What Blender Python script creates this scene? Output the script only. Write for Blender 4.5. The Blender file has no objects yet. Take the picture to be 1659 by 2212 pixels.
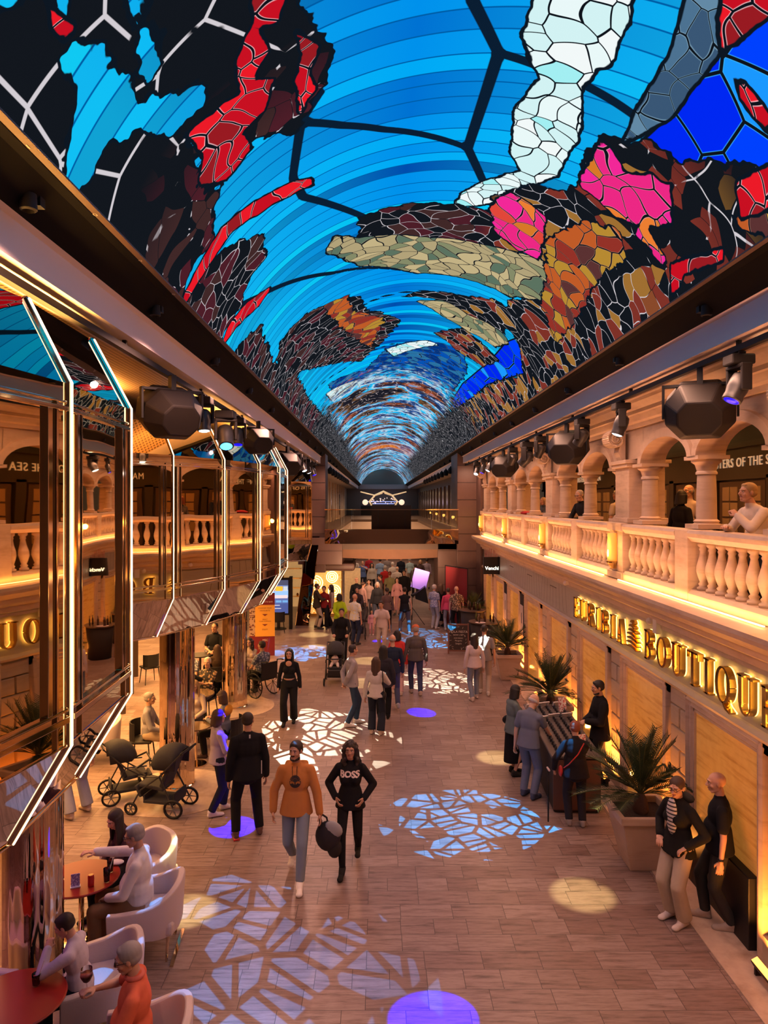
import bpy, bmesh, math, random
import numpy as np
from mathutils import Vector, Matrix, Quaternion
from mathutils.bvhtree import BVHTree
random.seed(7)
S = bpy.context.scene
COL = S.collection
PI = math.pi
# ------------------------------------------------------------------ camera, world, exposure
CAMH = 4.9
cam = bpy.data.cameras.new('camera'); camo = bpy.data.objects.new('camera', cam); COL.objects.link(camo)
camo.location = (0, 0, CAMH); camo.rotation_euler = (PI/2, 0, 0)
cam.sensor_fit = 'HORIZONTAL'; cam.sensor_width = 36; cam.lens = 36*1530/1659
cam.shift_x = (829.5-818)/1659; cam.shift_y = (1085-1106)/1659
cam.clip_start = .05; cam.clip_end = 300
S.camera = camo
w = bpy.data.worlds.new('world'); S.world = w; w.use_nodes = True
w.node_tree.nodes['Background'].inputs[0].default_value = (.9, .55, .35, 1)
w.node_tree.nodes['Background'].inputs[1].default_value = .05
S.view_settings.view_transform = 'Standard'; S.view_settings.look = 'None'
S.view_settings.exposure = 0.17; S.view_settings.gamma = 1
S.cycles.use_denoising = True
S.cycles.caustics_reflective = False; S.cycles.caustics_refractive = False
S.cycles.sample_clamp_indirect = 3; S.cycles.use_adaptive_sampling = True; S.cycles.adaptive_threshold = .04; S.cycles.max_bounces = 6; S.cycles.diffuse_bounces = 3

def lamp(name, kind, loc, energy, color, rot=None, target=None, **kw):
    l = bpy.data.lights.new(name, kind); l.energy = energy; l.color = color
    if kind == 'AREA': l.spread = math.radians(150)
    for k, v in kw.items(): setattr(l, k, v)
    o = bpy.data.objects.new(name, l); COL.objects.link(o); o.location = loc
    if target is not None: o.rotation_euler = (Vector(target)-Vector(loc)).to_track_quat('-Z', 'Y').to_euler()
    elif rot: o.rotation_euler = rot
    return o
def strip_light(name, x, y0, y1, z, wid, energy, color, rx=0, ry=0):
    return lamp(name, 'AREA', (x, (y0+y1)/2, z), energy, color, rot=(rx, ry, 0), shape='RECTANGLE', size=wid, size_y=y1-y0)
WARM = (1, .50, .20); ORANGE = (1, .36, .09); SOFTW = (1, .62, .38)
# rows of warm ceiling lamps in the two soffits, over the promenade edge, balcony, cafe and far hall
strip_light('soffit_lamps_right', 3.25, 1, 28, 6.45, .12, 400, (1, .50, .33))
for k_ in range(10):
    lamp('soffit_downlight', 'SPOT', (-1.95, 1.5+k_*2.9, 6.6), 165, (1, .48, .34), rot=(0, 0, 0), spot_size=math.radians(165), spot_blend=.5, shadow_soft_size=.03)
strip_light('balcony_lamps', 5.6, 2, 28, 6.40, .3, 330, ORANGE)
strip_light('cafe_lamps', -5.4, 9, 26, 2.9, 1.5, 1100, (1, .47, .14))
strip_light('cafe_lamps', -9.5, 8, 30, 2.9, 1.5, 1100, (1, .47, .14))
strip_light('lounge_lamps', -4.6, 4, 9, 2.65, .8, 26, (1, .34, .75))
strip_light('hall_lamps', .5, 33, 60, 2.55, 5, 420, (1, .60, .40))
strip_light('upper_hall_lamps', .5, 34, 78, 6.6, 4, 1500, (1, .65, .42))
strip_light('cornice_fill', 3.74, 2, 27.5, 3.67, .04, 210, (1, .40, .17), ry=PI*.97)  # added fill aimed up at wall and soffit, stands in for uplights

for (y0_, y1_, x_) in ((2.5, 5.9, -2.55), (6.8, 10.0, -3.7), (10.5, 15.5, -2.95)):
    strip_light('bay_cove_lamps', x_, y0_, y1_, 6.22, .08, 75, (1, .46, .10), rx=PI, )
lamp('bridge_fill', 'AREA', (.4, 27.2, 2.3), 110, (1, .55, .3), target=(.4, 30, 3.0), shape='RECTANGLE', size=4, size_y=.2)  # added lamp without a fitting, brightens the underside of the bridge
lamp('pillar_wash', 'AREA', (3.7, 27.9, 6.2), 14, (1, .5, .33), target=(3.8, 29, 4.5), shape='RECTANGLE', size=.6, size_y=.1)

# ------------------------------------------------------------------ helpers
def tag(o, label=None, cat=None, group=None, kind=None):
    if label: o['label'] = label
    if cat: o['category'] = cat
    if group: o['group'] = group
    if kind: o['kind'] = kind
    return o
def empty(name, loc=(0,0,0), rz=0, label=None, cat=None, group=None, scale=1):
    o = bpy.data.objects.new(name, None); COL.objects.link(o); o.location = loc; o.rotation_euler = (0, 0, rz)
    o.empty_display_size = .1; o.scale = (scale,)*3
    return tag(o, label, cat, group)
def kids(o): return [c for c in bpy.data.objects if c.parent == o]
def copy_tree(o, parent=None, loc=None, rz=None, label=None, ch=None):
    c = o.copy(); COL.objects.link(c)
    if parent is not None: c.parent = parent
    if loc is not None: c.location = loc
    if rz is not None: c.rotation_euler = (0, 0, rz)
    if label: c['label'] = label
    for k in (ch if ch is not None else kids(o)): copy_tree(k, c)
    return c
class MB:
    def __init__(s): s.v = []; s.f = []; s.m = []; s.cur = 0
    def add(s, vs, fs):
        n = len(s.v); s.v += [tuple(p) for p in vs]; s.f += [tuple(i+n for i in f) for f in fs]; s.m += [s.cur]*len(fs); return s
    def box(s, c, d, rz=0, M=None, taper=1):
        x, y, z = d[0]/2, d[1]/2, d[2]/2
        vs = [Vector((sx*x*(taper if sz < 0 else 1), sy*y*(taper if sz < 0 else 1), sz*z)) for sz in (-1, 1) for sx, sy in ((-1,-1),(1,-1),(1,1),(-1,1))]
        R = M or Matrix.Rotation(rz, 3, 'Z')
        return s.add([R @ p + Vector(c) for p in vs], [(3,2,1,0),(4,5,6,7),(0,1,5,4),(1,2,6,5),(2,3,7,6),(3,0,4,7)])
    def bb(s, x0, x1, y0, y1, z0, z1): return s.box(((x0+x1)/2, (y0+y1)/2, (z0+z1)/2), (abs(x1-x0), abs(y1-y0), abs(z1-z0)))
    def extr(s, prof, a, b, fn):      # profile polygon extruded between parameters a and b; fn(u, v, t) -> point
        n = len(prof)
        return s.add([fn(u, v, t) for t in (a, b) for u, v in prof],
                     [tuple(range(n))[::-1], tuple(range(n, 2*n))]+[(i, (i+1) % n, n+(i+1) % n, n+i) for i in range(n)])
    def prof_y(s, prof, y0, y1): return s.extr(prof, y0, y1, lambda u, v, t: (u, t, v))
    def lathe(s, prof, c=(0,0,0), n=16, cap=True, M=None):
        vs = []; fs = []
        for r, z in prof:
            for k in range(n):
                a = 2*PI*k/n; p = Vector((r*math.cos(a), r*math.sin(a), z))
                vs.append((M @ p if M else p) + Vector(c))
        for i in range(len(prof)-1):
            for k in range(n): fs.append((i*n+k, i*n+(k+1) % n, (i+1)*n+(k+1) % n, (i+1)*n+k))
        if cap: fs.append(tuple(range(n))[::-1]); fs.append(tuple(range((len(prof)-1)*n, len(prof)*n)))
        return s.add(vs, fs)
    def cone(s, p0, p1, r0, r1, n=10, caps=True, flat=1, up=None):     # tapered capsule
        p0, p1 = Vector(p0), Vector(p1); d = p1-p0; L = d.length
        z = d/L if L > 1e-6 else Vector((0,0,1))
        q = z.to_track_quat('Z', 'Y').to_matrix() if up is None else None
        if up is not None:
            x = Vector(up).cross(z); x.normalize(); y = z.cross(x); q = Matrix((x, y, z)).transposed()
        prof = [(r0*.5, -r0*.87), (r0*.87, -r0*.5), (r0, 0), (r1, L), (r1*.87, L+r1*.5), (r1*.5, L+r1*.87)] if caps else [(r0, 0), (r1, L)]
        Mx = q @ Matrix.Diagonal((1, flat, 1))
        return s.lathe(prof, p0, n, True, Mx)
    def tube(s, pts, r, n=8, closed=False):
        for i in range(len(pts)-(0 if closed else 1)): s.cone(pts[i], pts[(i+1) % len(pts)], r, r, n)
        return s
    def ball(s, c, r, n=12, m=8, M=None):
        if isinstance(r, (int, float)): r = (r, r, r)
        prof = []
        vs = []; fs = []
        for i in range(m+1):
            t = PI*i/m
            for k in range(n):
                a = 2*PI*k/n; p = Vector((r[0]*math.sin(t)*math.cos(a), r[1]*math.sin(t)*math.sin(a), -r[2]*math.cos(t)))
                vs.append((M @ p if M else p)+Vector(c))
        for i in range(m):
            for k in range(n): fs.append((i*n+k, i*n+(k+1) % n, (i+1)*n+(k+1) % n, (i+1)*n+k))
        return s.add(vs, fs)
    def quad(s, a, b, c, d): return s.add([a, b, c, d], [(0, 1, 2, 3)])
    def mesh(s, name, mats, smooth=False):
        me = bpy.data.meshes.new(name); me.from_pydata(s.v, [], s.f)
        for m in (mats if isinstance(mats, (list, tuple)) else [mats]): me.materials.append(m)
        if max(s.m, default=0) > 0: me.polygons.foreach_set('material_index', s.m)
        bm = bmesh.new(); bm.from_mesh(me); bmesh.ops.remove_doubles(bm, verts=bm.verts, dist=1e-5)
        bmesh.ops.recalc_face_normals(bm, faces=bm.faces); bm.to_mesh(me); bm.free()
        if smooth: me.shade_smooth()
        return me
    def build(s, name, mats, parent=None, smooth=False, bevel=0, loc=None, auto=False):
        o = bpy.data.objects.new(name, s.mesh(name, mats, smooth or auto)); COL.objects.link(o)
        if parent is not None: o.parent = parent
        if loc: o.location = loc
        if bevel:
            b = o.modifiers.new('b', 'BEVEL'); b.width = bevel; b.segments = 2; b.limit_method = 'ANGLE'
        if auto: o.data.set_sharp_from_angle(angle=.6)
        return o
def text(s, size, name, m, parent=None, M=None, ext=.0, align='CENTER', spacing=1, off=0.0):
    c = bpy.data.curves.new(name, 'FONT'); c.offset = off; c.body = s; c.size = size; c.extrude = ext; c.align_x = align; c.align_y = 'CENTER'; c.space_character = spacing; c.resolution_u = 3
    o = bpy.data.objects.new(name, c); COL.objects.link(o); dg = bpy.context.evaluated_depsgraph_get(); me = bpy.data.meshes.new_from_object(o.evaluated_get(dg))
    bpy.data.objects.remove(o); bpy.data.curves.remove(c); me.materials.clear(); me.materials.append(m)
    o = bpy.data.objects.new(name, me); COL.objects.link(o)
    if M is not None: o.matrix_world = M
    if parent is not None: o.parent = parent
    return o
def F(px, py, z=0.0):               # place on a horizontal plane seen in that direction
    Y = (CAMH-z)*1530/(py-1085); return ((px-818)/1530*Y, Y)
# ------------------------------------------------------------------ materials
class NT:
    def __init__(s, m): s.t = m.node_tree; s.n = s.t.nodes
    def __call__(s, typ, *ins, **kw):
        nd = s.n.new('ShaderNode'+typ)
        for k, v in kw.items(): setattr(nd, k, v)
        for i, v in enumerate(ins):
            if v is None: continue
            s.set(nd.inputs[i], v)
        return nd
    def set(s, sock, v):
        if isinstance(v, bpy.types.NodeSocket): s.t.links.new(v, sock)
        elif isinstance(v, bpy.types.Node): s.t.links.new(v.outputs[0], sock)
        else: sock.default_value = v if not (isinstance(v, tuple) and len(v) == 3 and len(sock.default_value) == 4) else (*v, 1)
    def math(s, op, a, b=0.0, c=0.0): return s('Math', a, b, c, operation=op).outputs[0]
    def mix(s, f, a, b, mode='MIX'):
        nd = s.n.new('ShaderNodeMix'); nd.data_type = 'RGBA'; nd.blend_type = mode
        s.set(nd.inputs[0], f); s.set(nd.inputs[6], a); s.set(nd.inputs[7], b); return nd.outputs[2]
    def ramp(s, f, stops, interp='LINEAR'):
        nd = s.n.new('ShaderNodeValToRGB'); s.set(nd.inputs[0], f); cr = nd.color_ramp; cr.interpolation = interp
        while len(cr.elements) < len(stops): cr.elements.new(.5)
        for e, (p, c) in zip(cr.elements, stops): e.position = p; e.color = (*c, 1) if len(c) == 3 else c
        return nd.outputs[0]
def newmat(name):
    m = bpy.data.materials.new(name); m.use_nodes = True; return m, NT(m), m.node_tree.nodes['Principled BSDF']
MC = {}
def mat(color, rough=.6, metal=0, emit=None, es=1, noise=0, ns=20, alpha=None, bump=0, trans=0, spec=.5, sheen=0):
    key = (color, rough, metal, emit, es, noise, ns, bump, trans, spec, sheen)
    if key in MC: return MC[key]
    m, N, b = newmat('mat_%d' % len(MC)); b.inputs['Base Color'].default_value = (*color, 1)
    b.inputs['Roughness'].default_value = rough; b.inputs['Metallic'].default_value = metal
    b.inputs['Specular IOR Level'].default_value = spec
    if trans: b.inputs['Transmission Weight'].default_value = trans; b.inputs['IOR'].default_value = 1.3
    if sheen: b.inputs['Sheen Weight'].default_value = sheen
    if emit: b.inputs['Emission Color'].default_value = (*emit, 1); b.inputs['Emission Strength'].default_value = es
    if noise or bump:
        tc = N('TexCoord').outputs['Object']; n = N('TexNoise', tc, None, float(ns), 4.0)
        if noise: N.set(b.inputs['Base Color'], N.mix(n.outputs[0], tuple(c*(1-noise) for c in color), tuple(min(1, c*(1+noise)) for c in color)))
        if bump: N.set(b.inputs['Normal'], N('Bump', float(bump), .01, None, n.outputs[0]).outputs[0])
    MC[key] = m; return m
def stone(name, c1, c2, sc=(1, 1, 6), rough=.45, scale=1.2):
    m, N, b = newmat(name); g = N('NewGeometry').outputs['Position']
    mp = N('Mapping', g, (0,0,0), (0,0,0), sc); n1 = N('TexNoise', mp.outputs[0], None, scale, 6.0, .6)
    n2 = N('TexNoise', g, None, 9.0, 5.0)
    c = N.ramp(n1.outputs[0], [(.32, c2), (.48, c1), (.58, c1), (.70, c2)])
    c = N.mix(.25, c, N.ramp(n2.outputs[0], [(.3, c2), (.7, c1)]))
    N.set(b.inputs['Base Color'], c); b.inputs['Roughness'].default_value = rough
    N.set(b.inputs['Normal'], N('Bump', .15, .01, None, n2.outputs[0]).outputs[0]); return m
STONE = stone('marble_cream', (.66, .49, .35), (.48, .33, .22))
STONEF = stone('marble_facade', (.58, .44, .31), (.45, .33, .22), (1, .4, 5))
ONYX_ = stone('onyx_panel', (.62, .36, .11), (.42, .20, .05), (1, .5, 7), .12, 1.6)
def onyx():
    m = ONYX_; N = NT(m); b = N.n['Principled BSDF']; src = b.inputs['Base Color'].links[0].from_socket
    N.set(b.inputs['Emission Color'], N.mix(1.0, src, (1, .62, .3, 1), 'MULTIPLY')); b.inputs['Emission Strength'].default_value = .34; return m  # emission put into the onyx stands for light falling on it from above
ONYX = onyx()
CHROME = mat((.80, .62, .42), .07, 1); STEEL = mat((.75, .68, .60), .12, 1)
def mirror(name, col, wav):
    m, N, b = newmat(name); b.inputs['Base Color'].default_value = (*col, 1); b.inputs['Metallic'].default_value = 1; b.inputs['Roughness'].default_value = .015
    n = N('TexNoise', N('NewGeometry').outputs['Position'], None, 1.3, 1.0)
    N.set(b.inputs['Normal'], N('Bump', wav, .02, None, n.outputs[0]).outputs[0]); return m
MIRB = mirror('mirror_bronze', (.74, .56, .31), .12); MIRC = mirror('mirror_clear', (.66, .55, .44), .15); MIRT = mirror('mirror_top', (.55, .43, .32), .1)
BLACK = mat((.008, .008, .009), .5, spec=.3); DARK = mat((.014, .012, .012), .6, spec=.3); BROWN = mat((.12, .066, .052), .42, noise=.15, ns=3)
WHITEP = mat((.80, .70, .70), .6); GOLD = mat((.85, .55, .18), .12, 1)
LED_W = mat((.9,.85,.7), .5, emit=(1, .80, .52), es=2.2); LED_Y = mat((.9,.7,.4), .5, emit=(1, .62, .25), es=5)
DISC = mat((1,.9,.7), .5, emit=(1, .75, .45), es=6)
# floor tiles: courses of 0.3 m with random lengths, striped wood-look marble
def floor_mat():
    m, N, b = newmat('floor_tiles'); g = N('NewGeometry').outputs['Position']
    mp = N('Mapping', g, (.13, .07, 0)).outputs[0]
    def brick(bw, rh, off):
        n = N.n.new('ShaderNodeTexBrick'); N.set(n.inputs['Vector'], mp); n.offset = off; n.offset_frequency = 2; n.squash = .62; n.squash_frequency = 3
        for k, v in (('Scale', 1), ('Mortar Size', .0035), ('Mortar Smooth', .3), ('Bias', 0), ('Brick Width', bw), ('Row Height', rh)): n.inputs[k].default_value = v
        n.inputs[1].default_value = (0, 0, 0, 1); n.inputs[2].default_value = (1, 1, 1, 1); n.inputs[3].default_value = (.5, .5, .5, 1); return n
    br = brick(.62, .30, .37)
    bwn = N('RGBToBW', br.outputs[0]).outputs[0]
    off = N('CombineXYZ', N.math('MULTIPLY', bwn, 7.3), N.math('MULTIPLY', bwn, 3.1), 0.0)
    v = N('VectorMath', mp, off, operation='ADD').outputs[0]
    st = N('TexNoise', N('Mapping', v, (0,0,0), (0,0,0), (1.1, 9.0, 1)).outputs[0], None, 2.2, 6.0, .65, 2.0, .4).outputs[0]
    col = N.ramp(st, [(.30, (.12, .082, .070)), (.45, (.26, .188, .165)), (.58, (.35, .262, .232)), (.75, (.19, .13, .112))])
    col = N.mix(N.math('MULTIPLY', bwn, .6), col, (.50, .39, .33, 1), 'MULTIPLY')
    col = N.mix(br.outputs['Fac'], col, (.06, .045, .04, 1))
    N.set(b.inputs['Base Color'], col); b.inputs['Roughness'].default_value = .34; b.inputs['Specular IOR Level'].default_value = .35
    N.set(b.inputs['Normal'], N('Bump', .3, .004, None, N.math('SUBTRACT', 1.0, br.outputs['Fac'])).outputs[0])
    return m
FLOOR = floor_mat()
MARB = stone('marble_band', (.62, .47, .36), (.30, .20, .14), (.6, .6, 1), .25, 2.0)
# ------------------------------------------------------------------ structure
def struct(o): return tag(o, kind='structure')
fl = MB(); fl.quad((-16, -3, 0), (9, -3, 0), (9, 90, 0), (-16, 90, 0)); struct(fl.build('floor', FLOOR))
b = MB(); b.bb(3.62, 4.2, -2, 27.8, .001, .012)
struct(b.build('trim_1', MARB))
for i, (x, y, r) in enumerate([(-3.43, 7.0, .9), (-3.43, 12.0, 1.0), (-3.46, 17.0, .95)]):
    struct(MB().lathe([(r, 0), (r, .006), (r-.01, .008)], (x, y, .001), 48).build('trim_%d' % (i+2), MARB))
# LED vault
CX, RR, ZC = .525, 2.72, 6.13; SM = math.asin(2.575/RR)*RR
POLY = {'rock':[[(-3.7,2.97),(-2.74,3.78),(-2.75,4.07),(-2.88,4.11),(-2.99,4.41),(-3.7,4.75),(-2.91,5.01),(-2.62,5.36),(-2.4,5.77),(-2.4,5.99),(-2.49,6.44),(-2.4,6.92),(-2.61,7.18),(-2.63,7.52),(-2.96,7.25),(-3.7,7.43),(-3.7,7.35),(-3.7,3.85),(-3.7,3.1)],[(-2.59,3.76),(-2.28,4.07),(-2.41,4.49),(-2.52,5.04),(-2.6,5.02),(-2.54,4.77),(-2.64,4.52),(-2.57,4.34),(-2.66,4.22),(-2.7,4.02)],[(-2.14,4.21),(-1.14,4.97),(-1.15,5.38),(-0.93,5.92),(-1.14,6.49),(-1.39,6.89),(-1.75,6.56),(-2.09,6.58),(-2.26,6.8),(-2.5,6.45),(-2.36,6.18),(-2.35,5.66),(-2.14,5.67),(-1.94,5.44),(-2.25,5.28),(-2.48,5.0),(-2.31,4.96),(-2.2,4.73),(-2.22,4.53)],[(-2.13,8.41),(-2.22,9.01),(-2.51,9.05),(-2.84,9.36),(-3.7,9.15),(-3.7,8.66),(-3.7,7.48),(-2.79,7.7),(-2.39,8.04)],[(-2.78,10.66),(-2.91,11.95),(-2.98,13.29),(-2.7,15.09),(-2.79,17.98),(-2.68,22.6),(-2.26,39.09),(-3.7,25.45),(-3.7,9.12),(-3.7,9.71)],[(-2.92,13.1),(-2.63,12.31),(-1.97,12.35),(-1.22,12.8),(-0.87,13.11),(-0.79,14.14),(-0.06,15.3),(-0.39,17.14),(-1.02,18.87),(-2.0,16.84),(-2.56,15.22),(-3.7,13.84)],[(-0.77,9.56),(-0.2,9.42),(0.58,9.29),(1.09,9.29),(1.65,9.56),(1.47,10.09),(1.0,10.38),(0.26,10.66),(-0.31,10.46),(-0.86,10.33)],[(0.9,8.88),(1.19,8.25),(1.71,7.89),(1.68,7.27),(1.69,6.7),(1.9,6.54),(2.07,6.31),(2.4,6.16),(2.68,5.76),(2.96,5.34),(3.7,4.92),(3.7,5.64),(3.7,12.11),(3.7,27.16),(3.7,33.17),(2.61,23.12),(2.89,14.22),(2.37,13.21),(1.95,13.02),(1.79,11.89),(2.28,10.48),(1.86,9.74),(1.14,9.55)],[(2.89,14.22),(3.7,11.95),(3.05,32.06),(2.29,32.06),(2.29,22.71),(2.53,17.12)],[(0.77,16.1),(1.29,14.88),(2.06,15.11),(2.34,15.09),(2.08,16.57),(1.44,16.85)],[(-0.06,13.58),(0.19,13.26),(1.04,12.91),(1.66,12.17),(2.09,12.66),(1.98,13.65),(1.26,13.84),(0.74,13.54)]],'red':[[(-1.46,4.77),(-1.15,4.96),(-1.34,5.34),(-1.49,5.3),(-1.48,5.58),(-1.69,5.82),(-1.48,5.95),(-1.64,6.28),(-1.92,6.35),(-1.86,6.68),(-2.22,6.8),(-2.49,6.44),(-2.31,6.14),(-2.36,5.75),(-2.06,5.81),(-1.79,5.85),(-1.74,5.46),(-1.52,5.23)],[(-1.21,5.55),(-1.04,5.83),(-1.17,6.12),(-1.13,6.36),(-1.31,6.63),(-1.28,6.11),(-1.19,5.86)],[(-1.35,7.92),(-1.32,8.12),(-2.04,7.88),(-2.43,7.67),(-2.79,7.7),(-3.4,7.52),(-3.33,7.41),(-2.77,7.45),(-2.5,7.41),(-1.98,7.62),(-1.51,7.8)],[(-2.3,9.99),(-2.6,10.07),(-3.2,9.55),(-3.43,9.35),(-3.2,9.27),(-2.68,9.6)],[(1.79,4.52),(2.12,4.23),(2.19,4.52),(2.14,4.8),(2.11,5.01),(1.99,4.86)],[(2.3,5.07),(2.37,5.04),(2.65,5.05),(2.75,5.15),(2.41,5.15)],[(3.04,5.04),(2.93,5.31),(2.87,5.73),(3.11,5.87),(3.19,5.51),(3.23,5.17)],[(3.04,7.19),(3.24,6.29),(3.31,6.34),(3.2,7.02),(3.32,7.45)],[(-2.71,3.75),(-2.68,3.79),(-2.73,3.87),(-2.7,4.05),(-2.78,4.05),(-2.79,3.9)]],'olive':[[(-1.34,10.28),(-1.19,9.83),(-0.86,10.24),(-0.31,10.43),(0.25,10.57),(1.0,10.35),(1.47,10.09),(1.86,9.74),(2.28,10.48),(2.28,10.77),(1.75,11.71),(0.92,11.98),(0.13,12.2),(-0.82,11.48)],[(0.22,13.86),(0.74,13.54),(1.26,13.84),(1.96,13.54),(2.24,13.66),(2.07,14.6),(1.4,14.87),(0.84,14.61)]],'orange':[[(1.77,9.19),(2.02,8.18),(2.41,7.72),(2.66,8.0),(2.58,8.87),(2.77,10.05),(2.84,11.52),(2.26,11.02),(2.06,10.12)],[(-1.59,12.6),(-1.13,12.79),(-1.08,13.79),(-0.41,15.18),(-0.74,17.58),(-0.96,16.77),(-1.48,13.78)],[(3.08,5.92),(3.2,5.52),(3.33,5.35),(3.34,5.61),(3.2,5.94)]],'magenta':[[(1.68,6.72),(1.82,6.73),(2.04,6.9),(2.26,6.65),(2.48,6.47),(2.72,6.82),(2.59,7.21),(2.27,7.6),(1.99,7.6),(1.74,7.62),(1.71,7.28),(1.73,7.02)],[(0.92,9.01),(1.08,8.54),(1.34,8.6),(1.62,8.66),(1.83,9.79),(1.51,9.94),(1.11,9.75)],[(2.54,7.26),(2.97,7.23),(2.97,7.35),(2.57,7.5)]],'white':[[(0.67,5.17),(1.28,4.88),(1.42,5.36),(1.42,5.74),(1.29,6.17),(1.48,6.76),(1.48,7.73),(1.21,8.3),(0.92,9.01),(0.47,9.42),(0.54,8.9),(0.77,8.46),(1.13,7.96),(0.93,7.68),(0.83,6.92),(0.93,6.34),(0.68,5.88),(0.69,5.55)],[(-2.25,20.0),(-0.79,21.97),(0.72,23.13),(2.04,23.15),(0.56,26.71),(-0.84,25.75),(-2.17,22.25)],[(-0.32,18.22),(0.61,16.97),(0.96,17.02),(0.22,18.44),(-0.12,19.17)]],'slate':[[(1.64,4.64),(1.87,4.46),(2.08,4.96),(2.09,5.84),(1.89,6.57),(1.82,6.02),(1.81,5.34)]],'deep':[[(2.16,4.19),(3.18,4.92),(2.97,5.35),(2.41,6.18),(2.02,6.43),(2.09,5.84),(2.08,5.06),(2.14,4.8),(2.17,4.5)],[(2.32,13.03),(2.59,13.02),(2.94,13.48),(2.72,15.28),(2.45,17.52),(2.4,22.07),(2.03,24.69),(1.97,19.59),(2.18,15.67),(2.2,13.78)]],'navy':[[(-0.27,17.98),(0.61,16.97),(1.53,16.62),(1.86,17.91),(1.83,23.9),(0.75,23.55),(-0.8,22.3),(-2.05,20.9),(-2.07,19.18),(-0.92,20.39)]]}
def sdf(pts, P):
    d = np.full(len(pts), 1e9); ins = np.zeros(len(pts), bool); n = len(P)
    for i in range(n):
        a = np.array(P[i]); c = np.array(P[(i+1) % n]); e = c-a; w_ = pts-a
        t = np.clip((w_@e)/max(e@e, 1e-9), 0, 1); d = np.minimum(d, np.hypot(*(w_-t[:, None]*e).T))
        if a[1] != c[1]:
            cond = (a[1] > pts[:, 1]) != (c[1] > pts[:, 1]); xi = a[0]+(pts[:, 1]-a[1])*(c[0]-a[0])/(c[1]-a[1]); ins ^= cond & (pts[:, 0] < xi)
    return np.where(ins, d, -d)
ss = np.linspace(-SM, SM, 141); ys = [1.5]
while ys[-1] < 84: ys.append(ys[-1]*1.0105)
ys[-1] = 84; ys = np.array(ys); G = np.array([(s_, y) for y in ys for s_ in ss])
me = bpy.data.meshes.new('screen'); ns = len(ss)
me.from_pydata([(CX+RR*math.sin(s_/RR), y, ZC+RR*math.cos(s_/RR)) for s_, y in G], [],
               [(j*ns+i, j*ns+i+1, (j+1)*ns+i+1, (j+1)*ns+i) for j in range(len(ys)-1) for i in range(ns-1)])
for k, polys in POLY.items():
    a = me.attributes.new('d_'+k, 'FLOAT', 'POINT'); d = np.full(len(G), -9.)
    for P in polys: d = np.maximum(d, sdf(G, P))
    a.data.foreach_set('value', np.clip(d, -1, 1))
LINES = [[(0.15,5.27),(0.21,5.56),(0.52,6.15),(0.5,6.75),(0.46,7.82),(0.75,8.53)],[(-1.09,6.45),(-1.32,6.78),(-1.54,7.7),(-1.48,8.25),(-0.71,9.6),(0.43,10.24)],[(0.52,6.15),(0.96,6.19),(1.83,6.15)],[(-1.32,6.78),(-0.91,7.14),(-0.47,7.43),(0.46,7.82)],[(-3.3,8.65),(-2.53,9.82),(-1.3,11.27),(0.13,12.2),(1.75,11.71)],[(-3.05,12.93),(-1.74,14.29),(-0.42,13.47),(1.04,12.91)],[(-3.36,17.57),(-1.57,18.84),(-0.04,17.52)]]
dl = np.full(len(G), 9.)
for Lp in LINES:
    for q0, q1 in zip(Lp[:-1], Lp[1:]):
        a_ = np.array(q0); e_ = np.array(q1)-a_; t_ = np.clip(((G-a_)@e_)/(e_@e_), 0, 1); dl = np.minimum(dl, np.hypot(*(G-a_-t_[:, None]*e_).T))
a = me.attributes.new('d_line', 'FLOAT', 'POINT'); a.data.foreach_set('value', np.clip(dl, 0, 1))
a = me.attributes.new('st', 'FLOAT_VECTOR', 'POINT'); a.data.foreach_set('vector', np.c_[G, np.zeros(len(G))].ravel())
me.shade_smooth()
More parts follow.
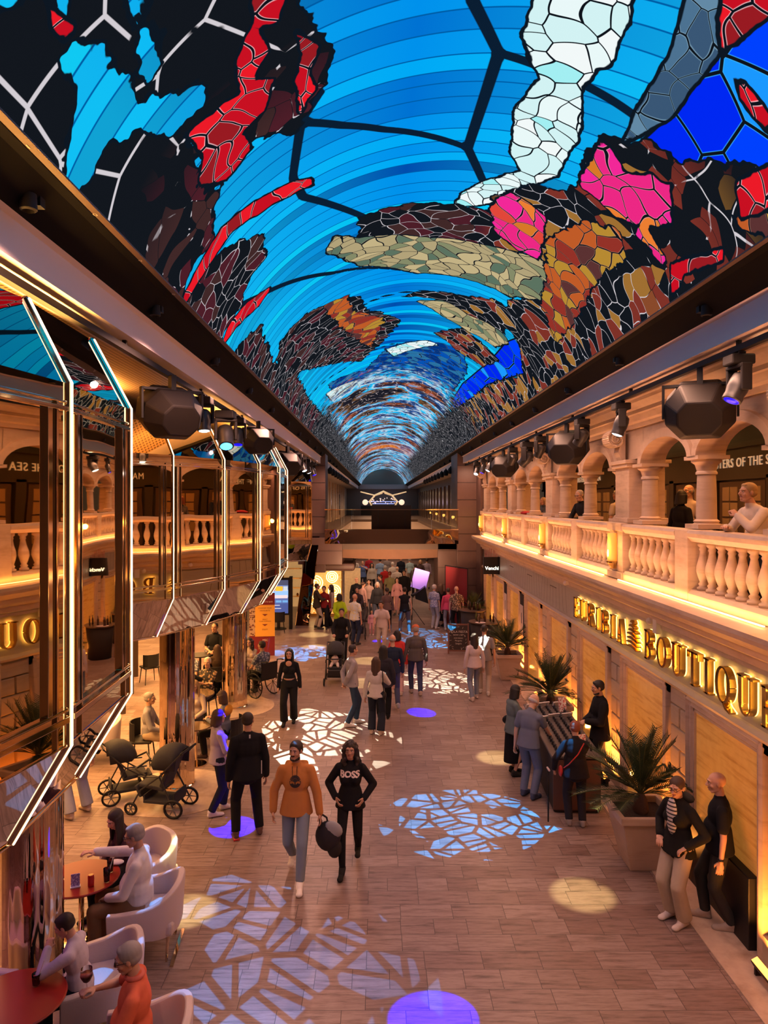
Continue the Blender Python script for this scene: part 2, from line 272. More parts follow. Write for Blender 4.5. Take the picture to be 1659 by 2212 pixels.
def led_mat():
    m, N, b = newmat('led_screen'); N.n.remove(b)
    st = N('Attribute', attribute_name='st').outputs['Vector']
    sx = N('SeparateXYZ', st); s_, y = sx.outputs[0], sx.outputs[1]
    nz = N('TexNoise', st, None, 1.3, 1.0).outputs['Color']; nzv = N('VectorMath', nz, (.5, .5, .5), operation='SUBTRACT').outputs[0]
    warp = N('VectorMath', st, N('VectorMath', nzv, (.7, .7, 0), operation='MULTIPLY').outputs[0], operation='ADD').outputs[0]
    nf = N('TexNoise', st, None, 4.5, 2.0, .5).outputs[0]
    nf = N.math('SUBTRACT', nf, .5)
    def cells(vec, scale, sc=(1, 1, 1)):
        v = N('Mapping', vec, (0,0,0), (0,0,0), sc).outputs[0]
        a = N('TexVoronoi', v, None, scale, feature='F1', voronoi_dimensions='2D'); e = N('TexVoronoi', v, None, scale, feature='DISTANCE_TO_EDGE', voronoi_dimensions='2D')
        return N('SeparateColor', a.outputs['Color']).outputs[0], e.outputs['Distance']
    def step(v, a_, b_):
        nd = N('MapRange', v, a_, b_, 0.0, 1.0); nd.clamp = True; return nd.outputs[0]
    # sea bands
    yy = N.math('ADD', N.math('ADD', y, N.math('MULTIPLY', s_, .22)), N.math('MULTIPLY', N.math('MULTIPLY', s_, s_), .05))
    bandv = N('CombineXYZ', N.math('MULTIPLY', yy, 4.0), 0.0, 0.0)
    r1 = N('TexVoronoi', N.math('MULTIPLY', yy, 4.0), None, voronoi_dimensions='1D', feature='F1')
    N.t.links.new(N.math('MULTIPLY', yy, 4.0), r1.inputs['W']); r1.inputs['Scale'].default_value = 1
    e1 = N('TexVoronoi', voronoi_dimensions='1D', feature='DISTANCE_TO_EDGE'); N.t.links.new(N.math('MULTIPLY', yy, 4.0), e1.inputs['W']); e1.inputs['Scale'].default_value = 1
    rc = N('SeparateColor', r1.outputs['Color']).outputs[0]
    sea = N.ramp(rc, [(0, (.0, .07, .40)), (.15, (.0, .16, .62)), (.34, (.0, .27, .80)), (.62, (.0, .38, .88)), (.86, (.0, .50, .86))], 'CONSTANT')
    lr = N.math('ABSOLUTE', N.math('ADD', s_, .2))
    tint = step(lr, .0, 2.6); sea = N.mix(N.math('MULTIPLY', tint, .5), sea, (.01, .62, .85, 1))
    sea = N.mix(step(e1.outputs['Distance'], .05, .02), sea, (.0, .10, .35, 1))
    sea = N.mix(step(N('Attribute', attribute_name='d_line').outputs['Fac'], .062, .052), sea, (.003, .012, .03, 1))
    col = sea
    def palette(rv, stops): return N.ramp(rv, stops, 'CONSTANT')
    def layer(col, name, fill, edge, amp=.22, outline=.03, shift=0.0):
        d = N.math('ADD', N('Attribute', attribute_name='d_'+name).outputs['Fac'], N.math('MULTIPLY', nf, amp))
        d = N.math('ADD', d, shift)
        col = N.mix(step(d, -outline-.006, -outline), col, (.004, .008, .015, 1))
        return N.mix(step(d, -.004, .004), col, fill)
    def glass(rv, ed, pal, lw, edgecol=(.004, .006, .01), rim=None, rimw=.03):
        c = palette(rv, pal)
        if rim: c = N.mix(step(ed, lw+rimw, lw), c, (*rim, 1))
        return N.mix(step(ed, lw+.006, lw), c, (*edgecol, 1))
    # cell fields
    rA, eA = cells(warp, 2.1); rB, eB = cells(warp, 4.2); rC, eC = cells(st, 1.9); rD, eD = cells(warp, 3.0, (1, .8, 1))
    rW, eW = cells(warp, 4.6, (1, .9, 1))
    rM, eM = cells(warp, 3.9, (1, .85, 1))
    wn = N('TexNoise', st, None, 2.5, 2.0).outputs[0]
    far = step(y, 6.2, 8.0)
    eK = N.math('ADD', N.math('MULTIPLY', N.math('SUBTRACT', 1.0, far), eA), N.math('MULTIPLY', far, eB))
    near = N.math('MULTIPLY', step(y, 6.6, 5.6), step(s_, -.6, -1.2)); _, eN = cells(st, 1.25)
    eK = N.math('ADD', N.math('MULTIPLY', N.math('SUBTRACT', 1.0, near), eK), N.math('MULTIPLY', near, eN))
    rock = N.mix(N.math('MULTIPLY', step(eK, .024, .016), step(wn, .36, .40)), (.006, .008, .012, 1), (.62, .58, .62, 1))
    deep = glass(rC, eC, [(0, (.0, .02, .85)), (.5, (.0, .05, .95)), (.75, (.01, .30, .95))], .025, rim=(.05, .5, .95), rimw=.02)
    slate = glass(rB, eB, [(0, (.04, .09, .17)), (.4, (.07, .16, .27)), (.7, (.12, .24, .36))], .02, rim=(.22, .38, .5))
    white = glass(rW, eW, [(0, (.62, .85, .86)), (.35, (.78, .9, .9)), (.6, (.35, .82, .85)), (.72, (.85, .9, .9))], .03)
    olive = glass(rB, eB, [(0, (.42, .34, .18)), (.35, (.10, .16, .11)), (.6, (.52, .42, .22)), (.85, (.22, .24, .13))], .035, rim=(.6, .52, .32), rimw=.02)
    orange = glass(rM, eM, [(0, (.28, .03, .02)), (.3, (.50, .10, .02)), (.55, (.45, .24, .03)), (.8, (.10, .03, .03))], .03, rim=(.65, .35, .25), rimw=.02)
    mag = glass(rM, eM, [(0, (.80, .02, .22)), (.38, (.72, .06, .04)), (.52, (.80, .20, .03)), (.62, (.85, .02, .30)), (.88, (.65, .18, .02))], .03, rim=(.9, .5, .55), rimw=.02)
    red = glass(rM, eM, [(0, (.55, .005, .015)), (.45, (.80, .01, .02)), (.8, (.30, .01, .015))], .03, rim=(.95, .6, .65), rimw=.03)
    navy = glass(rW, eW, [(0, (.0, .03, .2)), (.4, (.0, .08, .45)), (.7, (.02, .16, .35))], .03, rim=(.1, .25, .5))
    hot = step(N.math('ADD', s_, N.math('MULTIPLY', wn, .8)), 1.2, 1.6)
    reef = N.mix(step(rB, .55, .56), rock, N.mix(step(rB, .78, .79), N.mix(hot, (.07, .012, .02, 1), (.20, .03, .02, 1)), N.mix(hot, (.05, .02, .02, 1), (.33, .15, .03, 1))))
    reef = N.mix(step(y, 5.6, 6.6), rock, N.mix(step(eB, .022, .016), reef, rock))
    for nm, fill, amp in (('deep', deep, .0), ('navy', navy, .25), ('slate', slate, .05), ('white', white, .12), ('rock', reef, .28), ('olive', olive, .12), ('orange', orange, .3), ('magenta', mag, .15), ('red', red, .10)):
        col = layer(col, nm, fill, None, amp)
    # far end: rings of colour swirling across the vault
    rn = N('TexNoise', N('Mapping', st, (0,0,0), (0,0,0), (.35, .33, 1)).outputs[0], None, 1.0, 4.0, .6, 2.0, .6).outputs[0]
    rings = N.ramp(rn, [(.0, (.01,.01,.015)), (.40, (.012,.012,.02)), (.44, (.22,.10,.03)), (.47, (.0,.33,.75)), (.50, (.02,.55,.9)), (.53, (.6,.72,.8)), (.55, (.02,.10,.35)), (.60, (.015,.012,.02)), (.66, (.45,.10,.03)), (.72, (.02,.4,.85))], 'LINEAR')
    fw = cells(N('Mapping', warp, (0,0,0), (0,0,0), (1, .5, 1)).outputs[0], 3.5)
    rings = N.mix(step(fw[1], .05, .03), rings, N.mix(step(wn, .45, .55), (.005, .005, .01, 1), (.55, .45, .45, 1)))
    sun = N.math('MULTIPLY', step(N.math('ABSOLUTE', N.math('SUBTRACT', y, 49.0)), 4.0, 2.0), step(N.math('ABSOLUTE', s_), 3.0, 1.6))
    rings = N.mix(N.math('MULTIPLY', sun, step(rn, .62, .42)), rings, N.ramp(nf, [(-.0, (.45, .08, .02)), (.05, (.95, .25, .04)), (.15, (.9, .5, .1))]))
    side = step(N.math('ADD', lr, N.math('MULTIPLY', nf, 1.2)), 2.0, 2.3)
    rings = N.mix(N.math('MULTIPLY', side, step(y, 80, 60)), rings, rock)
    col = N.mix(step(N.math('ADD', y, N.math('MULTIPLY', nf, 8.0)), 20.5, 22.5), col, rings)
    em = N('Emission', col, .93); N.t.links.new(em.outputs[0], N.n['Material Output'].inputs[0]); return m
me.materials.append(led_mat())
o = bpy.data.objects.new('led_screen', me); COL.objects.link(o)
tag(o, 'long vaulted video screen ceiling showing a stained glass coral reef', 'screen')
b = MB()                                   # shell above the screen
b.extr([(CX+(RR+.06)*math.sin(t), ZC+(RR+.06)*math.cos(t)) for t in np.linspace(-1.26, 1.26, 25)]+[(3.3, 9.1), (-2.3, 9.1)], -2.0, 84, lambda u, v, t: (u, t, v))
# end lunette
nz = newmat('lunette'); N = nz[1]; N.n.remove(nz[2])
g = N('NewGeometry').outputs['Position']; rad = N('VectorMath', g, (CX, 84, 6.6), operation='DISTANCE').outputs[1]
wv = N('TexNoise', N('CombineXYZ', N.math('MULTIPLY', rad, 4.0), N('SeparateXYZ', g).outputs[0], 0.0), None, 1.5, 3.0).outputs[0]
cc = N.ramp(wv, [(.45, (.015, .02, .03)), (.6, (.03, .09, .11)), (.7, (.10, .10, .10))]); em = N('Emission', cc, .8); N.t.links.new(em.outputs[0], N.n['Material Output'].inputs[0])
b2 = MB(); pts = [(CX+RR*math.sin(t), ZC+RR*math.cos(t)) for t in np.linspace(-1.243, 1.243, 25)]
b2.extr(pts, 84.02, 84.1, lambda u, v, t: (u, t, v)); o = b2.build('screen_end', nz[0]); tag(o, 'dark swirling end panel closing the far end of the vaulted screen', 'screen')
# soffits, fascias, black channels (mirrored pair about x = CX)
for sgn, nm in ((1, 'right'), (-1, 'left')):
    X = lambda x: CX+sgn*(x-CX)
    b = MB(); b.cur = 0
    b.prof_y([(X(3.45), 6.5), (X(3.45), 6.76), (X(3.40), 6.78), (X(3.40), 6.9), (X(3.8), 6.9), (X(3.8), 6.5)], -2, 84)
    o = b.build('trim_fascia_'+nm, WHITEP); struct(o)
    b = MB(); b.prof_y([(X(3.40), 6.78), (X(3.18), 6.96), (X(3.12), 6.98), (X(3.10), 7.02), (X(3.2), 7.1), (X(3.45), 6.9)], -2, 84); struct(b.build('trim_channel_'+nm, mat((.004,.004,.005), .8, spec=.1)))
    b = MB(); b.bb(X(3.16), X(3.06), -2, 84, 6.985, 7.0); struct(b.build('trim_edge_'+nm, mat((.10, .06, .045), .5)))
    t = empty('hanging_rail', (X(3.56), 0, 6.42), 0, 'thin dark hanging rail under the soffit on the %s side' % nm, 'rail')
    b = MB(); b.bb(-.03, .03, -1, 80, -.03, .03); b.build('rail', DARK, t)
    b = MB()
    for k in range(27): b.bb(-.02, .02, 1+k*3-.02, 1+k*3+.02, .03, .085)
    b.build('bracket', DARK, t)
b = MB(); b.bb(3.8, 9.2, -2, 30, 6.5, 6.6); struct(b.build('ceiling_balcony', mat((.62, .50, .40), .6)))
def perf_mat():
    m, N, b = newmat('perforated_gold'); g = N('NewGeometry').outputs['Position']
    v = N('TexVoronoi', N('VectorMath', g, (1, 1, 0), operation='MULTIPLY').outputs[0], None, 18.0, feature='F1', voronoi_dimensions='2D'); v.inputs['Randomness'].default_value = 0
    dot = N('MapRange', v.outputs['Distance'], .25, .32, 0.0, 1.0).outputs[0]
    N.set(b.inputs['Base Color'], N.mix(dot, (.10, .05, .02, 1), (.58, .40, .24, 1))); b.inputs['Roughness'].default_value = .4; b.inputs['Metallic'].default_value = .4; return m
b = MB(); b.bb(-2.75, -14, -2, 32, 6.5, 6.6); struct(b.build('ceiling_left', perf_mat()))
b = MB(); b.bb(3.8, 9.2, 30, 84, 6.5, 6.6); b.bb(-2.7, -9, 32, 84, 6.5, 6.6); struct(b.build('ceiling_hall', mat((.35, .27, .21), .6)))
# numbered marks along the left edge of the screen
MARK = mat((.6, .55, .5), .6)
for k in range(8):
    y = 4.15+k*.98
    o = text(str(91-k), .07, 'channel_number', MARK, M=Matrix.Translation((-2.07, y, 6.981)) @ Matrix.Rotation(PI, 4, 'X') @ Matrix.Rotation(PI/2*0, 4, 'Z'))
    tag(o, '%s small white number %d on the black channel' % (['nearest', 'second', 'third', 'fourth', 'fifth', 'sixth', 'seventh', 'farthest'][k], 91-k), 'number')
for k in range(14):
    for sgn, nm in ((1, 'right'), (-1, 'left')):
        y = 4.6+k*2.58; x = CX+sgn*(3.30-CX)
        t = empty('spotlight', (x, y, 6.88), 0, '%s black spotlight in the %s screen channel' % (['nearest', 'second', 'third', 'fourth', 'fifth', 'sixth', 'seventh', 'eighth', 'ninth', 'tenth', 'eleventh', 'twelfth', 'thirteenth', 'farthest'][k], nm), 'spotlight', 'spotlights in the channels beside the screen')
        MB().lathe([(.05, 0), (.055, -.10), (.04, -.11), (.035, -.08)], (0, -.05, .0), 12).build('lamp_head', DARK, t, auto=True)
        MB().box((0, .05, -.01), (.09, .07, .07)).build('bracket', BLACK, t)
# ---- right wing ground floor
YE = 27.8
period = 2.58
wins = [8.48-period*2, 8.48-period, 8.48, 11.03, 13.60, 16.22, 18.90, 21.50, 24.05, 26.5]
blocks = MB(); body = MB()
body.bb(4.22, 5.2, -3, YE, 2.36, 3.2)          # lintel wall
edges = []
prev = -3
for i, c in enumerate(wins):
    a0, a1 = c-.95, c+.95
    edges.append((prev, a0)); prev = a1
edges.append((prev, YE))
for a0, a1 in edges:
    if a1-a0 < .1: continue
    body.bb(4.22, 5.2, a0, a1, 0, 2.36); body.bb(4.08, 4.3, a0, a1, 0, .30)
    mid = (a0+a1)/2
    for r in range(7):
        z0 = .32+r*.293
        sp = [(a0+.03, mid-.02 if r % 2 else a1-.03)] + ([(mid+.02, a1-.03)] if r % 2 else [])
        if a1-a0 > 1.2:
            n = max(2, int((a1-a0)/.7)); sp = [(a0+.03+(a1-a0-.06)*q/n+.01, a0+.03+(a1-a0-.06)*(q+1)/n-.01) for q in range(n)]
        for s0, s1 in sp: blocks.bb(4.14, 4.25, s0, s1, z0, z0+.27)
o = body.build('wall_right', STONEF); struct(o)
o = blocks.build('wall_right_blocks', STONEF, bevel=.012); struct(o)
for i, c in enumerate(wins):
    f = MB()
    prof = [(4.24, 0), (4.08, 0), (4.06, .05), (4.10, .08), (4.09, .13), (4.13, .16), (4.20, .17)]
    for sg in (-1, 1):
        f.extr(prof, .0, 2.36, lambda u, v, t: (u, c+sg*(.95-v), t))
    f.extr(prof, c-.95, c+.95, lambda u, v, t: (u, t, 2.36-v))
    o = f.build('window_%d' % (i+1), STONE); struct(o)
    p = MB(); p.bb(4.15, 4.20, c-.8, c+.8, 0, 2.2).build('window_panel', ONYX, o)
    r = MB(); r.bb(4.12, 4.16, c-.80, c-.77, 0, 2.2); r.bb(4.12, 4.16, c+.77, c+.80, 0, 2.2); r.bb(4.12, 4.16, c-.8, c+.8, 2.17, 2.2); r.build('window_reveal', STONE, o)
c = MB(); c.prof_y([(4.3, 2.36), (4.05, 2.36), (4.03, 2.40), (4.08, 2.44), (4.3, 2.44)], -3, YE); struct(c.build('trim_course', STONEF))
# frieze with fluted keystones beyond the shop sign
f = MB(); f.bb(4.13, 4.24, -3, YE, 2.42, 3.12); struct(f.build('trim_frieze', stone('frieze', (.50, .42, .32), (.42, .34, .25), (1, .3, 3))))
g = MB()
y = 15.6
while y < 27:
    for k in range(9):
        yy = y+k*.29
        lean = (k-4)*.018
        g.add([(4.125, yy-.008+lean, 2.46), (4.125, yy+.008+lean, 2.46), (4.125, yy+.008-lean, 3.04 if abs(k-4) > 1 else 2.9), (4.125, yy-.008-lean, 3.04 if abs(k-4) > 1 else 2.9)], [(0,1,2,3)])
        g.v = [(x_ if j % 1 == 0 else x_, y_, z_) for j, (x_, y_, z_) in enumerate(g.v)]
    g.bb(4.12, 4.13, y+3*.29, y+5*.29, 2.90, 2.915)
    y += 2.62
struct(g.build('trim_flutes', mat((.16, .12, .08), .8)))
c = MB(); c.prof_y([(4.3, 3.08), (4.06, 3.08), (4.06, 3.13), (4.0, 3.16), (3.98, 3.25), (3.84, 3.32), (3.80, 3.40), (3.74, 3.42), (3.66, 3.50), (3.64, 3.55), (3.64, 3.60), (4.6, 3.62), (4.6, 3.3), (4.3, 3.3)], -3, YE); struct(c.build('trim_cornice', STONE))
c = MB(); c.bb(4.3, 9.2, -3, 30, 3.2, 3.45); struct(c.build('floor_balcony', mat((.12, .07, .05), .4)))
st_ = MB(); y = -2
for c0 in [1.7-5.15*0, 6.85, 12.0, 17.15, 22.3, 27.45]:
    pass
piers = [1.7, 6.85, 12.0, 17.15, 22.3, 27.45]
for i in range(len(piers)-1):
    t = empty('light_strip', (3.93, (piers[i]+piers[i+1])/2, 3.625), 0, 'glowing warm light strip at the foot of the balustrade, %s bay' % ['first', 'nearest', 'second', 'third', 'farthest'][i], 'light strip', 'light strips along the balustrade foot')
    MB().bb(-.012, .012, -2.2, 2.2, .0, .012).build('strip', LED_Y, t)
    strip_light('balustrade_strip_lamp', 3.94, piers[i]+.4, piers[i+1]-.4, 3.67, .03, 6, (1, .5, .14), ry=PI*.62*-1)
# ---- balustrade
BAL = [(.055, 0), (.075, .0), (.075, .04), (.045, .06), (.06, .085), (.04, .11), (.062, .17), (.085, .25), (.08, .32), (.05, .43), (.038, .50), (.05, .53), (.04, .55), (.07, .58), (.07, .62)]
bal_me = MB().lathe(BAL, (0,0,0), 12).mesh('baluster', STONE, True)
def balustrade(y0, y1, label):
    t = empty('balustrade', (4.15, (y0+y1)/2, 3.62), 0, label, 'balustrade', 'stone balustrade sections of the balcony'); L = y1-y0; h = L/2
    MB().prof_y([(-.14, 0), (.14, 0), (.14, .10), (.10, .15), (-.10, .15), (-.14, .10)], -h, h).build('base', STONE, t)
    MB().prof_y([(-.10, .77), (.10, .77), (.15, .83), (.16, .88), (.14, .92), (-.14, .92), (-.16, .88), (-.15, .83)], -h, h).build('handrail', STONE, t)
    n = int(L/.245)
    for k in range(n):
        o = bpy.data.objects.new('baluster', bal_me); COL.objects.link(o); o.parent = t; o.location = (0, -h+(k+.5)*L/n, .15)
ORD = ['first', 'second', 'third', 'fourth', 'fifth', 'sixth', 'seventh', 'eighth', 'ninth', 'tenth']
ped = MB(); k = 0
for i, p in enumerate(piers):
    ped.bb(3.98, 4.36, p-.36, p+.36, 3.62, 3.74); ped.bb(4.02, 4.32, p-.32, p+.32, 3.74, 4.46); ped.bb(3.98, 4.36, p-.36, p+.36, 4.42, 4.56)
    ped.bb(3.94, 4.40, p-.80, p+.80, 4.45, 4.55) if False else None
    if i < len(piers)-1:
        q = piers[i+1]; m_ = q-2.62
        for mm in (m_,): ped.bb(4.0, 4.34, mm-.2, mm+.2, 3.62, 4.54)
        for a0, a1 in ((p+.36, m_-.2), (m_+.2, q-.36)):
            k += 1; balustrade(a0, a1, 'carved cream balustrade section, %s one from the near end' % ORD[k-1] if k <= 10 else 'x')
struct(ped.build('trim_pedestals', STONE, bevel=.012))
# ---- arcade
CAP = [(.15, 0), (.19, 0), (.19, .05), (.15, .07), (.165, .10), (.13, .13), (.125, .5), (.115, .78), (.135, .79), (.135, .82), (.12, .84), (.14, .92), (.15, .94), (.19, .97), (.19, 1.02)]
col_me = MB().lathe([(r, z*.9) for r, z in CAP], (0,0,0), 18).box((0,0,.02), (.40, .40, .06)).box((0,0,.93), (.42, .42, .05)).mesh('column', STONE, True); col_me.set_sharp_from_angle(angle=.7)
arch = MB(); ar = MB(); SP = 5.50; k = 0
for i, p in enumerate(piers):
    t = empty('pier', (4.42, p, 4.56), 0, 'square stone pier with a carved scroll, %s from the near end of the balcony' % ORD[i], 'pier', 'square piers of the balcony arcade')
    MB().bb(-.30, .30, -.33, .33, 0, .98).bb(-.34, .34, -.37, .37, 0, .08).build('shaft', STONE, t, bevel=.01)
    MB().bb(-.38, .38, -.40, .40, .98, 1.04).bb(-.35, .35, -.37, .37, .92, .98).build('capital', STONE, t, bevel=.01)
    s = MB()                          # scroll bracket
    sp = []
    for a in np.linspace(0, 4.2*PI, 60):
        r_ = .15*(1-a/(4.9*PI)); sp.append((-.44-r_*math.sin(a), 0, 1.40+r_*math.cos(a)))
    for q in sp: pass
    for j in range(len(sp)-1): s.cone((sp[j][0], -.14, sp[j][2]), (sp[j][0], .14, sp[j][2]), .022, .022, 6)
    s.lathe([(.13, -.13), (.13, .13)], (-.44, 0, 1.40), 20, M=Matrix.Rotation(PI/2, 3, 'X'))
    s.extr([(-.60, 1.45), (-.28, 1.52), (-.28, 1.04), (-.34, 1.04), (-.40, 1.18), (-.37, 1.3)], -.12, .12, lambda u, v, t_: (u, t_, v))
    s.build('scroll', STONE, t, auto=True)
    for dy in (-.62, .62, -2.58):
        if i == 0 and dy < 0: continue
        yy = p+dy
        if yy > 27.5: continue
        k += 1; c_ = bpy.data.objects.new('column', col_me); COL.objects.link(c_); c_.location = (4.36, yy, 4.56)
        tag(c_, 'round stone balcony column %s' % ({-.62: 'set against the near side of the %s pier' % ORD[i], .62: 'set against the far side of the %s pier' % ORD[i], -2.58: 'standing free just before the %s pier' % ORD[i]}[dy]), 'column', 'round columns of the balcony arcade')
spans = []
for i in range(len(piers)-1):
    a0, a1 = piers[i]+.62, piers[i+1]-.62; m_ = piers[i+1]-2.58
    spans += [(a0, m_), (m_, a1)]
wy = [-3.0]
for (a0, a1) in spans:
    arc = []
    n = 16; ri = .36; g0, g1 = a0+.13, a1-.13; c_ = (g0+g1)/2; hw = (g1-g0)/2
    inner = [(c_-hw*math.cos(PI*j/n), SP+ri*math.sin(PI*j/n)) for j in range(n+1)]
    for x0, x1 in ((4.20, 4.55),):
        top = 6.12
        for j in range(n):
            (ya, za), (yb, zb) = inner[j], inner[j+1]
            arch.add([(x0, ya, za), (x0, yb, zb), (x0, yb, top), (x0, ya, top), (x1, ya, za), (x1, yb, zb), (x1, yb, top), (x1, ya, top)], [(0,1,2,3), (7,6,5,4), (0,4,5,1)])
    # archivolt
    for j in range(n):
        (ya, za), (yb, zb) = inner[j], inner[j+1]
        oa = (c_-(hw+.13)*math.cos(PI*j/n), SP+(ri+.14)*math.sin(PI*j/n)); ob = (c_-(hw+.13)*math.cos(PI*(j+1)/n), SP+(ri+.14)*math.sin(PI*(j+1)/n))
        ar.add([(4.20, *oa), (4.20, *ob), (4.15, ob[0], ob[1]-.01), (4.15, oa[0], oa[1]-.01), (4.15, ya, za), (4.15, yb, zb), (4.20, ya, za), (4.20, yb, zb)], [(0,1,2,3), (3,2,5,4), (4,5,7,6)])
for (a, b_) in [(-3, piers[0]+.75)]+[(p-.76, p+.76) for p in piers[1:-1]]+[(piers[-1]-.76, YE)]+[(s_[0]-.14, s_[0]+.14) for s_ in spans[1::2]]:
    arch.bb(4.20, 4.55, a, b_, SP if b_-a < .3 else 5.61, 6.12)
struct(arch.build('wall_arcade', STONE)); struct(ar.build('trim_archivolt', STONE))
c = MB(); c.prof_y([(4.55, 6.10), (4.14, 6.10), (4.12, 6.16), (4.06, 6.18), (4.0, 6.26), (3.96, 6.27), (3.95, 6.32), (3.84, 6.40), (3.82, 6.44), (3.80, 6.46), (3.80, 6.50), (4.55, 6.5)], -3, YE); struct(c.build('trim_upper_cornice', STONE))
# pub front behind the balcony
b = MB(); b.bb(7.0, 7.2, -3, 30, 3.45, 6.5); struct(b.build('wall_pub', mat((.022, .020, .014), .35)))
gm = mat((.05, .04, .02), .1, spec=.8)
b = MB(); b.bb(6.94, 7.0, -3, 30, 5.42, 5.95); b.bb(6.88, 7.0, -3, 30, 5.95, 6.05); b.bb(6.90, 7.0, -3, 30, 5.34, 5.42)
y = 2
while y < 29: b.bb(6.9, 7.0, y-.12, y+.12, 3.45, 5.4); y += 2.1
struct(b.build('trim_pub', mat((.035, .028, .018), .3)))
y = 3.05; kk = 0
while y < 28.5:
    kk += 1; t = MB(); t.bb(6.93, 6.99, y-.85, y+.85, 3.5, 5.3); o = t.build('door_%d' % kk, mat((.06, .035, .02), .35)); struct(o)
    gl = MB()
    for a in (-1, 1):
        for r in range(4): 
            for q in range(2): gl.bb(6.915, 6.94, y+a*.42-.30+q*.31, y+a*.42-.30+q*.31+.27, 4.0+r*.31, 4.0+r*.31+.27)
    gl.build('door_glass', mat((.25, .14, .05), .1, emit=(1, .5, .15), es=.03), o); y += 2.1
def signM(x, y, z): return Matrix.Translation((x, y, z)) @ Matrix.Rotation(-PI/2, 4, 'Z') @ Matrix.Rotation(PI/2, 4, 'X')
PG = mat((.75, .62, .42), .35, emit=(.8, .6, .4), es=.25)
for y, w_ in ((8.9, 'in the nearest arches'), (13.6, 'seen through the large near arches'), (18.6, 'seen past the second column pair'), (23.5, 'seen far along the balcony')):
    o = text('MASTERS OF THE SEA', .25, 'sign_lettering', PG, M=signM(6.93, y, 5.66), ext=.01, spacing=1.15); tag(o, 'pale gold MASTERS OF THE SEA lettering %s' % w_, 'sign')
for i, (y, z) in enumerate([(9.5, 6.47), (13.5, 6.47), (17.5, 6.47), (21.5, 6.47)]):
    o = MB().bb(5.6, 6.3, y-.7, y+.7, z, z+.02).build('ceiling_light', mat((1,.8,.5), .5, emit=(1, .62, .2), es=2.0)); tag(o, 'square yellow ceiling light over the balcony walkway, %s from the near end' % ORD[i], 'light')
for i in range(9):
    o = MB().lathe([(.045, 0), (.045, .012)], (3.7, 4.5+i*2.3, 6.49), 14).build('downlight', DISC); tag(o, 'tiny round downlight in the right soffit, %s from the near end' % ORD[i], 'downlight', 'downlights in the right soffit')
# ------------------------------------------------------------------ mirrored bays on the left
ZT, ZK, ZB, ZL = 6.19, 5.65, 3.37, 2.73
def bay(name_lbl, P, leds, chrome_first=True):
    n = len(P); nr = []
    for i in range(n):
        a = Vector(P[max(i-1, 0)]); b_ = Vector(P[min(i+1, n-1)]); d = (b_-a).normalized(); nr.append(Vector((d.y, -d.x)))
    t = empty('mirrored_bay', (P[n//2][0], P[n//2][1], ZL), 0, name_lbl, 'bay window'); inv = Vector((-P[n//2][0], -P[n//2][1], -ZL))
    pt = lambda i, ins, z: Vector((P[i][0]-nr[i].x*ins, P[i][1]-nr[i].y*ins, z))+inv
    fr = MB(); back = MB()
    for i in range(n-1):
        tw = (Vector(P[i+1])-Vector(P[i])); L = tw.length; d = (tw/L).to_3d(); nn = Vector((d.y, -d.x, 0))
        A, B = pt(i, 0, ZB), pt(i+1, 0, ZB); up = Vector((0, 0, 1))
        def q(u0, u1, z0, z1, off=.0):
            return [A+d*u0+nn*off+up*(z0-ZB), A+d*u1+nn*off+up*(z0-ZB), A+d*u1+nn*off+up*(z1-ZB), A+d*u0+nn*off+up*(z1-ZB)]
        def bar(u0, u1, z0, z1, th, mb=fr):
            v = q(u0, u1, z0, z1, 0)+q(u0, u1, z0, z1, th); mb.add(v, [(4,5,6,7), (0,1,5,4), (1,2,6,5), (2,3,7,6), (3,0,4,7)])
        MB().quad(pt(i, 0, ZK), pt(i+1, 0, ZK), pt(i+1, .28, ZT), pt(i, .28, ZT)).build('top_panel', MIRT, t)
        MB().quad(*q(0, L, ZB, ZK)).build('mirror_panel', MIRB, t)
        MB().quad(pt(i, .385, ZL), pt(i+1, .385, ZL), pt(i+1, 0, ZB), pt(i, 0, ZB)).build('lower_panel', MIRC, t)
        bar(.03, L-.03, 5.47, 5.50, .025); bar(.03, L-.03, 5.52, 5.535, .015)
        bar(.03, L-.03, 3.59, 3.61, .025); bar(.03, L-.03, 3.52, 3.56, .035); bar(0, L, 3.365, 3.38, .01)
        for u in (.08, L-.24): bar(u, u+.045, 3.61, 5.47, .03); bar(u+.10, u+.12, 3.38, 5.52, .02)
        dk = MB(); 
        for u in (.13, L-.19): bar(u, u+.025, 3.61, 5.47, .008, dk)
        dk.build('dark_joint', BLACK, t)
        back.quad(pt(i, .385, ZL), pt(i+1, .385, ZL), pt(i+1, 1.5, ZL), pt(i, 1.5, ZL))
        # bottom edge
        v0, v1 = pt(i, .385, ZL), pt(i+1, .385, ZL); fr.cone(v0, v1, .018, .018, 6)
    cv = MB()
    for i in range(n-1): cv.quad(pt(i, .28, ZT), pt(i+1, .28, ZT), pt(i+1, 1.6, ZT), pt(i, 1.6, ZT))
    cv.build('roof_plate', DARK, t)
    fr.build('frame', CHROME, t, bevel=.004); back.build('under_edge', CHROME, t)
    for i in range(n):
        s = MB(); o3 = nr[i].to_3d()
        s.tube([pt(i, .28, ZT), pt(i, 0, ZK), pt(i, 0, ZB), pt(i, .385, ZL)], .022, 8); s.build('corner_trim', CHROME, t)
        if i in leds:
            s = MB(); e = Vector((nr[i].x, nr[i].y, 0))
            side = Vector((-.3, -1, 0)).normalized()
            pp = [pt(i, .28-.026, ZT), pt(i, -.026, ZK), pt(i, -.026, ZB), pt(i, .359, ZL)]
            s.tube(pp, .008, 6); s.build('light_line', LED_W, t)
    return t
SB = .82
sc_ = lambda P, s_=SB: [(x_*s_, y_*s_) for x_, y_ in P]
